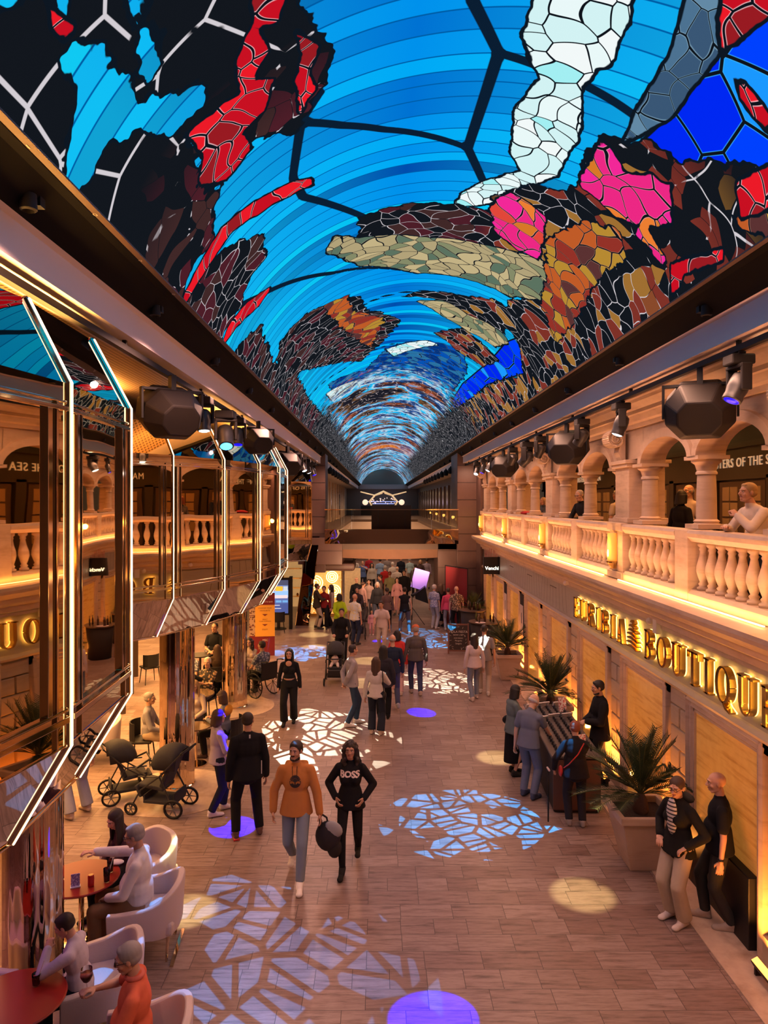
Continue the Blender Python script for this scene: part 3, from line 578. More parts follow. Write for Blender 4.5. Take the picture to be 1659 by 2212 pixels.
A_ = sc_([(-3.3, 2.08), (-2.69, 3.73), (-2.39, 5.45), (-2.45, 6.93), (-3.1, 8.45), (-3.9, 9.9), (-4.9, 11.3)])
B_ = sc_([(-4.97, 12.0), (-3.90, 13.4), (-3.24, 14.8), (-2.77, 16.4), (-2.54, 18.0), (-2.59, 19.9), (-3.0, 21.8), (-4.1, 23.4), (-4.6, 24.0)], .84)
C_ = sc_([(-4.6, 26.6), (-4.4, 28.4), (-3.92, 30.0), (-2.9, 30.6)], .85)
bay('nearest mirrored gold bay window with white light lines, filling the left edge', A_, [1, 2, 3])
bay('second mirrored gold bay window farther down the left side above the cafe', B_, [1, 2, 3, 4, 5])
bay('small mirrored bay window beside the brown left pillar', C_, [2])
b = MB()
for P in (A_, B_, C_):
    b.add([(x-.0, y, 2.24) for x, y in [(p[0]-.62, p[1]) for p in P]]+[(-9, y, 2.24) for x, y in P[::-1]], [tuple(range(2*len(P)))])
# cafe under the bays
b = MB(); b.bb(-14, -5.2, -3, 32, 2.95, 3.1); struct(b.build('ceiling_cafe', mat((.35, .24, .15), .5)))
b = MB(); b.bb(-14.2, -14, -3, 60, 0, 6.5); struct(b.build('wall_left', mat((.30, .20, .12), .6)))
b = MB(); b.bb(-14, 9.2, -3.2, -3, 0, 9); struct(b.build('wall_back', mat((.25, .17, .11), .6)))
# gold columns
flut = lambda r, n=48: [(r*(1+.012*math.sin(k*2.4+math.sin(k)))) for k in range(n)]
MIRG = mirror('mirror_gold', (.80, .62, .42), .5)
MIRG.node_tree.nodes['Noise Texture'].inputs['Scale'].default_value = 2.2
for (x, y, w_) in ((-3.43, 7.0, 'nearest, behind the seated drinkers'), (-3.5, 12.3, 'behind the two parked strollers'), (-3.46, 17.0, 'beside the wheelchair')):
    t = empty('mirrored_column', (x, y, 0), 0, 'round mirror polished gold column %s' % w_, 'column', 'mirrored columns under the left bays')
    vs = []; n = 96
    fs = []
    for z in (0.03, 2.73):
        for k in range(n):
            a = 2*PI*k/n; r = .295*(1+.014*math.sin(9*a)+.008*math.sin(17*a+1)+.004*math.sin(31*a)); vs.append((r*math.cos(a), r*math.sin(a), z))
    MB().add(vs, [(k, (k+1) % n, n+(k+1) % n, n+k) for k in range(n)]).build('shaft', MIRG, t, smooth=True)
    MB().lathe([(.31, 0), (.31, .04), (.30, .05)], (0,0,0), 32).build('base_ring', CHROME, t)
# ------------------------------------------------------------------ bridge and brown pillars
YB = 29.0
b = MB(); b.bb(-2.95, -2.2, 29.2, 30.6, 2.0, 7.2); b.bb(-3.3, -1.5, 29.0, 31.5, 2.35, 3.45); struct(b.build('wall_pillar_left', BROWN, bevel=.01))
b = MB(); b.bb(3.22, 4.45, 29.0, 31.5, 0, 7.2); b.bb(2.45, 3.4, 29.3, 31.5, 0, 3.5); b.bb(4.0, 4.6, 27.8, 29.2, 0, 6.6); struct(b.build('wall_pillar_right', BROWN, bevel=.01))
g = MB()
for z in np.arange(.8, 7, .70):
    g.bb(3.22, 4.46, 28.985, 28.99, z, z+.012); g.bb(2.44, 3.2, 29.285, 29.29, z, z+.012) if z < 3.2 else None
    g.bb(-2.96, -2.19, 29.185, 29.19, z, z+.012) if z > 3.4 else None
    g.bb(-3.31, -1.49, 28.985, 28.99, z, z+.012) if 2.4 < z < 3.3 else None
struct(g.build('trim_pillar_joints', BLACK))
b = MB(); b.bb(-2.2, 3.3, 29.3, 33.0, 2.95, 3.45); 
o = b.build('floor_bridge', mat((.10, .06, .04), .5)); struct(o)
b = MB()
n = 14
for k in range(n):           # curved lower soffit of the bridge
    u0, u1 = -2.1+5.0*k/n, -2.1+5.0*(k+1)/n
    z = lambda u: 2.62-.10*math.sin(PI*(u+2.1)/5.0)
    b.add([(u0, 29.6, z(u0)), (u1, 29.6, z(u1)), (u1, 29.35, 3.2), (u0, 29.35, 3.2), (u0, 33, z(u0)), (u1, 33, z(u1))], [(0,1,2,3), (4,5,1,0)])
struct(b.build('trim_bridge_soffit', mat((.24, .13, .08), .3, noise=.2, ns=2)))
t = empty('bridge_balustrade', (.5, 29.0, 3.2), 0, 'glass balustrade with mirrored band on the bridge across the hall', 'balustrade')
MB().bb(-2.7, 2.76, -.02, .02, 0, .57).build('mirror_band', mirror('mirror_wavy', (.62, .48, .36), .8), t)
m, N, bs = newmat('bronze_glass'); bs.inputs['Base Color'].default_value = (.80, .66, .50, 1); bs.inputs['Transmission Weight'].default_value = 1; bs.inputs['Roughness'].default_value = .0; bs.inputs['IOR'].default_value = 1.45
for k in range(5): MB().bb(-2.68+k*1.088, -2.68+k*1.088+1.06, -.008, .008, .60, 1.38).build('glass_pane', m, t)
MB().bb(-2.72, 2.78, -.03, .03, 1.38, 1.42).bb(-2.7, 2.76, -.03, .03, .57, .60).build('handrail', CHROME, t)
def tobj(nm, mb, m, label, cat, group=None, **k):
    o = mb.build(nm, m, **k); return tag(o, label, cat, group)
tobj('bar_counter', MB().bb(-.3, 1.35, 29.5, 30.1, 3.45, 4.78), DARK, 'black console desk standing behind the bridge glass', 'console')
t = empty('leaning_mirror_column', (0, 28.1, 0), 0, 'slanted dark mirror column leaning beside the glowing gold screen', 'column')
MB().add([(-3.32, 0, 0), (-2.78, 0, 0), (-2.78, .5, 0), (-3.32, .5, 0), (-2.92, 1.0, 3.5), (-2.42, 1.0, 3.5), (-2.42, 1.5, 3.5), (-2.92, 1.5, 3.5)], [(0,1,2,3), (4,5,6,7), (0,1,5,4), (1,2,6,5), (2,3,7,6), (3,0,4,7)]).build('shaft', mirror('mirror_dark', (.22, .15, .11), .6), t, bevel=.02)
# canopy + glowing gold screen
tobj('canopy', MB().bb(-3.1, -1.0, 29.6, 31.4, 2.02, 2.34), BROWN, 'dark curved canopy over the glowing gold screen', 'canopy', bevel=.1)
def gold_lattice():
    m, N, b = newmat('gold_lattice'); g = N('NewGeometry').outputs['Position']; v = N('TexVoronoi', N('VectorMath', g, (1, 1, 1), operation='MULTIPLY').outputs[0], None, 4.5)
    w_ = N('Math', N('Math', v.outputs['Distance'], 40.0, operation='MULTIPLY'), operation='SINE').outputs[0]
    N.set(b.inputs['Base Color'], (.5, .25, .05)); N.set(b.inputs['Emission Color'], N.ramp(w_, [(.3, (.7, .22, .02)), (.7, (1, .72, .25))])); b.inputs['Emission Strength'].default_value = .9; return m
GLAT = gold_lattice()
t = empty('glowing_screen', (-2.35, 30.4, 0), 0, 'glowing gold lattice screen with swirling pattern under the canopy', 'screen')
MB().bb(-.85, .75, 0, .06, .12, 2.02).build('lattice', GLAT, t); MB().bb(-.9, .8, -.02, .1, 0, .12).bb(-.9, -.85, -.02, .1, 0, 2.02).bb(.75, .8, -.02, .1, 0, 2.02).build('frame', GOLD, t)
r = MB()
for (cx_, cz_, rr) in ((-.35, 1.45, .30), (.35, 1.7, .24), (.45, 1.1, .26), (-.45, .7, .28), (.1, .5, .2)):
    for q in (1, .66, .33): r.tube([(cx_+rr*q*math.cos(a), -.03, cz_+rr*q*math.sin(a)) for a in np.linspace(0, 2*PI, 17)[:-1]], .018, 5, True)
r.build('swirl', mat((1, .7, .3), .3, emit=(1, .8, .4), es=2.6), t)
t = empty('display_case', (-1.15, 31.2, 0), 0, 'narrow side display panel etched with plants beside the gold screen', 'display case')
MB().bb(-.35, .35, 0, .08, .1, 2.0).build('panel', mat((.35, .22, .10), .4, emit=(.9, .5, .2), es=.25, noise=.5, ns=9), t); MB().bb(-.38, .38, -.02, .1, 0, .1).build('base', GOLD, t)
# shop front behind the kiosk (left, far)
t = empty('jewellery_shelves', (-5.0, 33, 0), 0, 'golden lit shop shelves behind the information screen', 'shelves')
MB().bb(-2.5, 1.4, .3, .4, 0, 3.0).build('back_panel', mat((.45, .28, .12), .3, emit=(1, .55, .2), es=.35, noise=.5, ns=3), t)
s = MB()
for z in (.5, .9, 1.35, 1.8, 2.2): s.bb(-2.5, 1.4, -.1, .3, z, z+.03)
s.build('shelf', GOLD, t)
s = MB()
for k in range(40): s.lathe([(.05, 0), (.07, .08), (.03, .14)], (random.uniform(-2.4, 1.3), .1, random.choice((.53, .93, 1.38, 1.83, 2.23))), 8)
tag(s.build('goods', mat((.8, .55, .25), .2, 1), t), kind='stuff')
# far hall walls and ends
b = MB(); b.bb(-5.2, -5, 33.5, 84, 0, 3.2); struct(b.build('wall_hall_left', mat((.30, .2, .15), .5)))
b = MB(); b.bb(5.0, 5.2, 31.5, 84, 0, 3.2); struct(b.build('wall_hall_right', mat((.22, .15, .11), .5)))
b = MB(); b.bb(-5, 5, 62, 62.2, 0, 3.2); struct(b.build('wall_hall_end', mat((.30, .18, .13), .5)))
b = MB(); b.bb(-5, 5.2, 33, 62, 2.75, 3.2); struct(b.build('ceiling_hall_lower', mat((.4, .28, .2), .6)))
b = MB(); b.bb(-9, 9, 62, 84, 3.2, 3.4); b.bb(-9, -2.4, 33, 62, 3.2, 3.4); b.bb(3.4, 9, 31.5, 62, 3.2, 3.4); struct(b.build('floor_upper_hall', mat((.12, .08, .06), .5)))
b = MB(); b.bb(-9, 9.2, 84, 84.3, 0, 9); struct(b.build('wall_end', mat((.16, .13, .11), .6)))
b = MB(); b.bb(-2.3, 3.4, 83.2, 83.8, 6.45, 7.0); struct(b.build('trim_header', mat((.26, .24, .25), .6)))
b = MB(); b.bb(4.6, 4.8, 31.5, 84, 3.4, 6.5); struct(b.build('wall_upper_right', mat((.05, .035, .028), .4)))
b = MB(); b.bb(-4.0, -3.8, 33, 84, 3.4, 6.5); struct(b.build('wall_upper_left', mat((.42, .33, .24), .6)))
b = MB()
for k in range(12): b.bb(-3.8, -3.66, 36+k*3.6, 36.5+k*3.6, 3.4, 6.5)
struct(b.build('trim_left_pilasters', STONE))
b = MB()
for k in range(16): b.bb(4.5, 4.6, 34+k*3, 35.2+k*3, 3.4, 6.0)
struct(b.build('trim_right_shops', mat((.16, .10, .07), .2)))
for k in range(6):
    yy = 38+k*6
    o = MB().extr([(-.5, 0), (.5, 0), (.5, 1.2), (.25, 1.75), (0, 1.95), (-.25, 1.75), (-.5, 1.2)], 0, .06, lambda u, v, t_: (t_, u, v)).build('window_%d' % (20+k), mat((.05, .035, .03), .2), loc=(-3.8, yy, 3.7)); struct(o)
t = empty('star_bar', (.55, 82, 3.4), 0, 'distant bar under a glowing gold star sculpture at the end of the hall', 'bar')
s = MB()
for a0, sx in ((0, 1), (0, -1)):
    s.tube([(sx*.2, 0, 2.55), (sx*1.0, 0, 2.3), (sx*1.6, -.2, 1.6), (sx*1.25, -.2, .9), (sx*1.5, -.2, .3)], .10, 6); s.tube([(sx*1.0, 0, 2.3), (sx*2.6, 0, 2.7)], .08, 6)
s.tube([(-1, 0, 2.3), (0, 0, 2.75), (1, 0, 2.3)], .12, 6); s.build('star_sculpture', mat((.9, .6, .3), .3, 1, emit=(1, .6, .3), es=.6), t)
MB().bb(-2.6, 2.6, -.4, .2, 0, 1.1).build('counter', DARK, t)
MB().bb(-1.2, 1.2, 0, .1, 1.3, 1.36).bb(-2.4, 2.4, .2, .25, 1.55, 1.6).build('shelf_light', mat((.3,.3,1), .4, emit=(.3, .35, 1), es=2), t)
s = MB()
for k in range(30): s.box((random.uniform(-1.4, 1.4), 0, random.uniform(1.3, 2.0)), (.08, .08, .12))
tag(s.build('bottles', mat((.9, .6, .5), .3, emit=(1, .7, .6), es=1), t), kind='stuff')
for sx in (-1, 1): MB().ball((sx*2.1, -.3, 1.5), .33, 12, 8).build('globe_lamp', mat((1,.7,.5), .5, emit=(1, .62, .42), es=1.2), t)
# ------------------------------------------------------------------ stage lights with projected patterns
def gobo(o, color, kind, scale=5, thr=.11):
    l = o.data; l.use_nodes = True; nt = l.node_tree; N = NT(l); em = nt.nodes['Emission']
    nrm = N('TexCoord').outputs['Normal']; sp = N('SeparateXYZ', nrm)
    u = N.math('DIVIDE', sp.outputs[0], sp.outputs[2]); v = N.math('DIVIDE', sp.outputs[1], sp.outputs[2])
    c = N('CombineXYZ', N.math('MULTIPLY', u, 1.0), v, 0.0).outputs[0]
    wv = N('TexVoronoi', c, None, float(scale), feature='F1', voronoi_dimensions='2D'); e = N('TexVoronoi', c, None, float(scale), feature='DISTANCE_TO_EDGE', voronoi_dimensions='2D')
    rnd = N('SeparateColor', wv.outputs['Color'])
    # split every cell by a random slanted line into long shards
    ang = N.math('MULTIPLY', rnd.outputs[0], 6.28); 
    dv = N('VectorMath', N('VectorMath', c, (float(scale),)*3, operation='MULTIPLY').outputs[0], N('VectorMath', wv.outputs['Position'], (float(scale),)*3, operation='MULTIPLY').outputs[0], operation='SUBTRACT').outputs[0]
    ds = N('SeparateXYZ', dv); ln = N.math('ADD', N.math('MULTIPLY', ds.outputs[0], N.math('COSINE', ang)), N.math('MULTIPLY', ds.outputs[1], N.math('SINE', ang)))
    m1 = N('MapRange', e.outputs['Distance'], thr*.7, thr, 0.0, 1.0).outputs[0]
    m2 = N('MapRange', N.math('ABSOLUTE', ln), .06, .08, 0.0, 1.0).outputs[0]
    m3 = N.math('GREATER_THAN', rnd.outputs[1], .12)
    rad = N('VectorMath', c, operation='LENGTH').outputs['Value']; tn = math.tan(l.spot_size/2)
    edge = N.math('ADD', rad, N.math('MULTIPLY', rnd.outputs[2], tn*.35)); m4 = N.math('LESS_THAN', edge, tn*.97)
    f = N.math('MULTIPLY', N.math('MULTIPLY', m1, m2), N.math('MULTIPLY', m3, m4)); em.inputs[0].default_value = (*color, 1)
    l.color = (1, 1, 1); N.set(em.inputs[1], f)
HB, HB2, SL = DARK, BLACK, None
LENSB = mat((.0,.0,.6), .3, emit=(.0, .0, 1), es=1.6); LENSW = mat((.8,.9,1), .3, emit=(.75, .9, 1), es=6); LENSC = mat((.1,.5,1), .3, emit=(.05, .5, 1), es=5)
def moving_head(x, y, target, lens, label, small=False):
    s = .78 if small else 1.0
    t = empty('moving_head_light', (x, y, 6.385), 0, label, 'stage light', 'stage lights on the hanging rails', s)
    MB().bb(-.15, .15, -.13, .13, -.17, -.04).bb(-.05, .05, -.10, -.06, -.04, .0).bb(-.05, .05, .06, .10, -.04, .0).build('base', DARK, t, bevel=.02)
    d = (Vector(target)-Vector((x, y, 6.0))); yaw = math.atan2(d.y, d.x)
    M = Matrix.Rotation(yaw, 3, 'Z')
    q = MB(); 
    for sg in (-1, 1): q.box(M @ Vector((0, sg*.155, -.33)), (.14, .045, .34), M=M)
    q.box((0, 0, -.19), (.16, .34, .05), M=M); q.build('yoke', DARK, t, bevel=.012)
    c = Vector((0, 0, -.42)); dn = d.normalized(); a = c-dn*.16; e = c+dn*.22
    hb = MB(); z = dn.to_track_quat('Z', 'Y').to_matrix()
    hb.lathe([(.07, 0), (.115, .04), (.13, .12), (.13, .22), (.115, .30), (.12, .33), (.12, .38), (.10, .385)], a, 16, True, z); hb.build('head', mat((.022,.02,.02), .4), t, auto=True)
    lz = MB(); lz.lathe([(.095, .386), (.06, .40), (.001, .405)], a, 16, True, z); lz.build('lens', lens, t)
    return Vector((x, y, 6.42))+(c+dn*.30)*s
SPK = [(-.26, .0), (.26, 0), (.33, .22), (.20, .46), (-.20, .46), (-.33, .22)]
def speaker(x, y, rz, label, s=1.0, tilt=.5):
    t = empty('hanging_loudspeaker', (x, y, 6.385), rz, label, 'loudspeaker', 'loudspeakers hanging from the soffit rails', s)
    M = Matrix.Rotation(tilt, 3, 'X')
    q = MB(); n = 8
    outer = [(-.20, .30), (.20, .30), (.36, .12), (.36, -.12), (.20, -.30), (-.20, -.30), (-.36, -.12), (-.36, .12)]
    vs = []
    for yy, k in ((-.36, .82), (-.30, .98), (.05, 1.0), (.34, .62)):
        vs += [M @ Vector((u*k, yy, v*k))+Vector((0, 0, -.48)) for u, v in outer]
    fs = [tuple(range(n))[::-1], tuple(range(3*n, 4*n))]+[(j*n+i, j*n+(i+1) % n, (j+1)*n+(i+1) % n, (j+1)*n+i) for j in range(3) for i in range(n)]
    q.add(vs, fs).build('cabinet', mat((.014, .011, .010), .6, spec=.3), t, bevel=.02)
    g = MB(); g.add([M @ Vector((u*.76, -.372, v*.76))+Vector((0, 0, -.48)) for u, v in outer], [tuple(range(n))]); g.build('grille', mat((.02, .016, .014), .9, noise=.6, ns=220), t)
    MB().bb(-.03, .03, -.06, .06, -.2, 0).bb(-.39, .39, -.04, .04, -.2, -.17).bb(-.39, -.365, -.04, .04, -.55, -.17).bb(.365, .39, -.04, .04, -.55, -.17).build('bracket', BLACK, t)
XR, XL = 3.56, -2.42
speaker(XR, 7.85, 2.7, 'largest angular loudspeaker hanging at the right, beside a blue stage light', 1.0, -.35)
speaker(XR, 13.4, 2.6, 'second angular loudspeaker hanging at the right above the balcony', 1.0, -.35)
speaker(XR, 20.2, 2.6, 'third angular loudspeaker hanging at the right, next to a cyan-lensed light', 1.0, -.35)
speaker(XL, 8.3, -2.5, 'largest angular loudspeaker hanging at the left against the gold soffit', .95, -.35)
speaker(-2.2, 12.95, -2.6, 'second angular loudspeaker hanging at the left past the stage lights', .78, -.35)
speaker(XL, 18.8, -2.6, 'third angular loudspeaker hanging at the left before the far lamp cluster', 1.0, -.35)
WHT = (.94, 1, .80)
# (x, y, target x, target y, lens, label, gobo colour, energy, spot size, kind)
SPOTS = [
 (XR, 7.0, (.53, 6.72), LENSB, 'nearest blue-lensed stage light on the right rail', ('spot', (.0, .0, 1), 55000, 7)),
 (XR, 10.4, (1.5, 10.8), LENSW, 'white-lensed stage light alone between the two big right loudspeakers', ('gobo', (.005, .36, 1), 8500, 25, 7)),
 (XR, 12.4, (1.0, 16.5), LENSB, 'tilted blue-lensed stage light touching the second right loudspeaker', ('spot', (.0, .0, 1), 40000, 5)),
 (XR, 15.6, (1.6, 19.2), LENSW, 'dark small stage light just past the second right loudspeaker', ('gobo', WHT, 12500, 22, 8)),
 (XR, 17.0, (-1.2, 21), LENSC, 'big cyan-lensed stage light on the right rail', None),
 (XR, 18.8, (1.6, 25.2), LENSB, 'small blue stage light before the third right loudspeaker', ('gobo', (.005, .38, 1), 22000, 19, 8)),
 (XR, 22.6, (0, 22), LENSW, 'white-beamed stage light far along the right rail', None),
 (XR, 24.0, (1, 24), LENSB, 'blue stage light far along the right rail before the brown pillar', None),
 (XR, 25.6, (1, 22), LENSW, 'last stage light on the right rail by the brown pillar', None),
 (XL, 9.8, (-2.0, 9.0), LENSW, 'narrow white-lensed stage light next to the largest left loudspeaker', None),
 (XL, 11.2, (-1.3, 7.6), LENSC, 'big cyan-lensed stage light on the left rail', ('gobo', (.06, .36, 1), 2500, 32, 6)),
 (XL, 12.2, (-2.2, 10.7), LENSB, 'blue-lensed stage light behind the cyan one on the left rail', ('spot', (.0, .0, 1), 50000, 7)),
 (XL, 20.2, (-1.15, 15.2), LENSW, 'bright white stage light hanging past the third left loudspeaker', ('gobo', WHT, 12500, 24, 7)),
 (XL, 21.4, (-2.6, 23.0), LENSW, 'dark stage light second past the third left loudspeaker', ('gobo', (.01, .34, 1), 14000, 24, 7)),
 (XL, 22.6, (0, 21), LENSW, 'dark stage light third past the third left loudspeaker', None),
 (XL, 24.0, (0, 25), LENSW, 'dark stage light with a white glint near the left brown pillar', None),
 (XL, 26.0, (.0, 25.0), LENSB, 'last stage light on the left rail before the brown pillar', ('spot', (0, 0, 1), 90000, 4)),
]
for x, y, (tx, ty), lens, label, beam in SPOTS:
    p = moving_head(x, y, (tx, ty, 0), lens, label, small=lens is not LENSC)
    if beam:
        l = lamp('stage_beam', 'SPOT', p, beam[2], beam[1], target=(tx, ty, 0), spot_size=math.radians(beam[3]), spot_blend=.12 if beam[0] == 'gobo' else .35, shadow_soft_size=.006)
        if beam[0] == 'gobo': gobo(l, beam[1], '', 8/(2*math.tan(l.data.spot_size/2)))
for (tx, ty, r_) in ((-2.3, 8.5, .33), (2.55, 8.85, .36), (2.28, 13.6, .36), (-.45, 19.2, .5), (-.3, 21.9, .5), (-2.4, 26.2, .5), (-2.2, 24.0, .4)):
    src = (max(-2.1, min(3.1, tx*1.15)), ty+.6, 6.9)
    d = (Vector(src)-Vector((tx, ty, 0))).length
    lamp('accent_beam', 'SPOT', src, 3600, (1, .84, .36), target=(tx, ty, 0), spot_size=2*math.atan(r_*1.25/d), spot_blend=.6, shadow_soft_size=.02)
for k in range(9):
    for x, sd in ((3.2, 'right'), (-2.15, 'left')):
        y = 31.5+k*2.2
        t = MB(); t.lathe([(.0, 0), (.10, .02), (.12, .2), (.08, .28), (.02, .32)], (x, y, 6.15), 10); t.box((x, y, 6.44), (.05, .05, .12))
        tobj('track_spotlight', t, DARK, '%s black track spotlight on the %s side beyond the bridge' % (ORD[k], sd), 'spotlight', 'track spotlights beyond the bridge')
# ------------------------------------------------------------------ EURIBIA BOUTIQUE letters
def stroke(mb, pts, w0, d0, d1):
    # ribbon of width w0 (list or number) along 2-D points (u right, v up), depth d0..d1
    n = len(pts); W = w0 if isinstance(w0, (list, tuple)) else [w0]*n; L = []; Rr = []
    for i in range(n):
        a = Vector(pts[max(i-1, 0)]); b_ = Vector(pts[min(i+1, n-1)]); t = (b_-a).normalized(); nn = Vector((-t.y, t.x)); p = Vector(pts[i]); L.append(p+nn*W[i]/2); Rr.append(p-nn*W[i]/2)
    for i in range(n-1):
        q = [L[i], L[i+1], Rr[i+1], Rr[i]]
        mb.add([(a.x, a.y, d) for d in (d0, d1) for a in q], [(0,1,2,3), (7,6,5,4), (0,4,5,1), (1,5,6,2), (2,6,7,3), (3,7,4,0)])
def arcp(cx_, cy_, rx, ry, a0, a1, n=14): return [(cx_+rx*math.cos(a), cy_+ry*math.sin(a)) for a in np.linspace(math.radians(a0), math.radians(a1), n)]
def ow(n, thick, thin, a0, a1): return [thin+(thick-thin)*abs(math.cos(a))**1.5 for a in np.linspace(math.radians(a0), math.radians(a1), n)]
T_, t_ = .17, .055
def vbar(x, y0=0, y1=1, w_=T_): return ([(x, y0), (x, y1)], w_)
def hbar(x0, x1, y, w_=t_): return ([(x0, y), (x1, y)], w_)
def bowl(x, y0, y1, r): return (([(x, y1-t_/2)]+arcp(x, (y0+y1)/2, r, (y1-y0)/2-t_/2, 90, -90)+[(x, y0+t_/2)]), [t_]+ow(14, T_, t_, 90, -90)+[t_])
GL = {'E': (.62, [vbar(.14), hbar(0, .58, .97), hbar(0, .62, .03), hbar(.14, .45, .5), ([(.57, .80), (.57, .98)], .05), ([(.61, .02), (.61, .22)], .05), ([(.45, .40), (.45, .60)], .05)]),
 'U': (.80, [vbar(.16, .28, 1), ([(.16, .3)]+arcp(.40, .28, .24, .24, 180, 360)+[(.64, .3)], [T_]+[.14, .12, .10, .09, .08, .07, .06, .06, .06, .06, .06, .06, .06, .06]+[.06]), vbar(.64, .28, 1, .06), hbar(0, .32, .975), hbar(.5, .78, .975)]),
 'R': (.78, [vbar(.16), bowl(.2, .48, 1, .30), ([(.36, .50), (.62, .02)], [.1, .17]), hbar(0, .32, .03), hbar(.52, .78, .03), hbar(0, .2, .97)]),
 'I': (.34, [vbar(.17), hbar(0, .34, .03), hbar(0, .34, .97)]),
 'B': (.72, [vbar(.16), bowl(.2, .50, 1, .27), bowl(.2, 0, .53, .34), hbar(0, .2, .03), hbar(0, .2, .97)]),
 'A': (.80, [([(.16, .02), (.40, .98)], .06), ([(.40, .98), (.64, .02)], .17), hbar(.22, .56, .34), hbar(.02, .28, .03), hbar(.50, .80, .03)]),
 'O': (.84, [(arcp(.42, .5, .33, .46, 0, 360, 29), ow(29, T_, t_, 0, 360))]),
 'Q': (.84, [(arcp(.42, .5, .33, .46, 0, 360, 29), ow(29, T_, t_, 0, 360)), ([(.40, .06), (.55, -.08), (.80, -.16)], [.06, .1, .05])]),
 'T': (.74, [vbar(.37), hbar(.02, .72, .97), hbar(.22, .52, .03), ([(.03, .78), (.03, .98)], .05), ([(.71, .78), (.71, .98)], .05)])}
def letter(ch, y, z, h):
    t = empty('sign_letter', (4.13, y, z), 0, None, 'sign letter', 'backlit gold letters of the boutique sign')
    w_, st = GL[ch]; mb = MB(); bk = MB()
    for pts, wd in st:
        stroke(mb, pts, wd, .05/h, .13/h); stroke(bk, pts, [q*.7 for q in wd] if isinstance(wd, (list, tuple)) else wd*.7, .030/h, .048/h)
    for m_ in (mb, bk): m_.v = [(-d*h, -u*h*1.0, v*h) for u, v, d in m_.v]
    mb.build('letter_face', GOLD, t, bevel=.003); bk.build('back_light', mat((1,.7,.3), .5, emit=(1, .60, .14), es=4), t)
    return t, w_*h
words = {'EURIBIA': (14.55, 11.62, .41), 'BOUTIQUE': (10.68, 7.15, .44)}
for wd, (y0, y1, h) in words.items():
    tot = sum(GL[c][0] for c in wd)*h; gap = ((y0-y1)-tot)/(len(wd)-1); y = y0
    for i, c in enumerate(wd):
        t, L = letter(c, y, 2.555, h); y -= L+gap
        same = wd.count(c) > 1; nth = wd[:i+1].count(c)
        t['label'] = 'backlit gold letter %s, the %s letter of the word %s' % (c, ORD[i], wd)
t = empty('shell_logo', (4.13, 11.22, 2.55), 0, 'backlit gold emblem of stacked curved bars between the two sign words', 'emblem')
mb = MB(); bk = MB()
for k in range(7):
    v = .05+k*.066; wl = [.20, .22, .21, .19, .16, .115, .06][k]; sh = [0, 0, .01, -.01, .02, .0, .01][k]
    pts = [(-wl+sh+wl*2*q/8, v+.03*math.sin(PI*q/8)-.02*q/8) for q in range(9)]; wd = [.02+.025*math.sin(PI*q/8) for q in range(9)]
    stroke(mb, pts, wd, .05, .13); stroke(bk, pts, [q*.7 for q in wd], .03, .048)
for m_ in (mb, bk): m_.v = [(-d, -u, v) for u, v, d in m_.v]
mb.build('emblem_bars', GOLD, t); bk.build('back_light', mat((1,.7,.3), .5, emit=(1, .60, .12), es=6), t)
# Venchi-like projecting box sign far right
t = empty('box_sign', (3.86, 24.2, 2.45), 0, 'dark projecting box sign with white Venchi script and red strokes above', 'sign')
MB().bb(-.28, .28, -.06, .06, 0, .58).build('box', DARK, t)
text('Venchi', .17, 'sign_lettering', mat((1,1,.9), .5, emit=(1, .9, .7), es=4), t, M=Matrix.Translation((0, -.07, .2)) @ Matrix.Rotation(PI/2, 4, 'X'))
s = MB()
for k in range(9): s.cone((-.22+k*.055, -.03, .58), (-.22+k*.055+random.uniform(-.02, .02), -.03, random.uniform(.8, .98)), .008, .006, 5)
s.build('red_strokes', mat((.5, .03, .02), .4), t)
# sconces, uplights, dome camera, wall box
for i, p in enumerate(piers[1:]):
    t = empty('wall_sconce', (3.96, p, 3.82), 0, 'glowing amber half-round lamp on the %s balustrade pedestal' % ORD[i], 'wall lamp', 'amber lamps on the balustrade pedestals')
    m, N, bs = newmat('sconce_glow'); g = N('TexCoord').outputs['Object']; zz = N('SeparateXYZ', g).outputs[2]
    bs.inputs['Base Color'].default_value = (.9, .5, .15, 1); bs.inputs['Emission Color'].default_value = (1, .30, .02, 1); bs.inputs['Emission Strength'].default_value = .45
    MB().lathe([(.07, .08), (.078, .1), (.078, .54), (.07, .56)], (0,0,0), 18).build('glass_shade', m, t, auto=True)
    MB().ball((-.045, 0, .22), (.045, .04, .10), 10, 8).build('bulb', mat((1,.8,.3), .5, emit=(1, .65, .12), es=9), t)
    MB().lathe([(.03, -.04), (.05, .0), (.1, .06), (.1, .085)], (0,0,0), 16).bb(.0, .1, -.03, .03, -.04, .05).build('holder', GOLD, t)
    lamp('sconce_light', 'POINT', (3.75, p, 4.15), 9, (1, .45, .08), shadow_soft_size=.08)
kk = 0
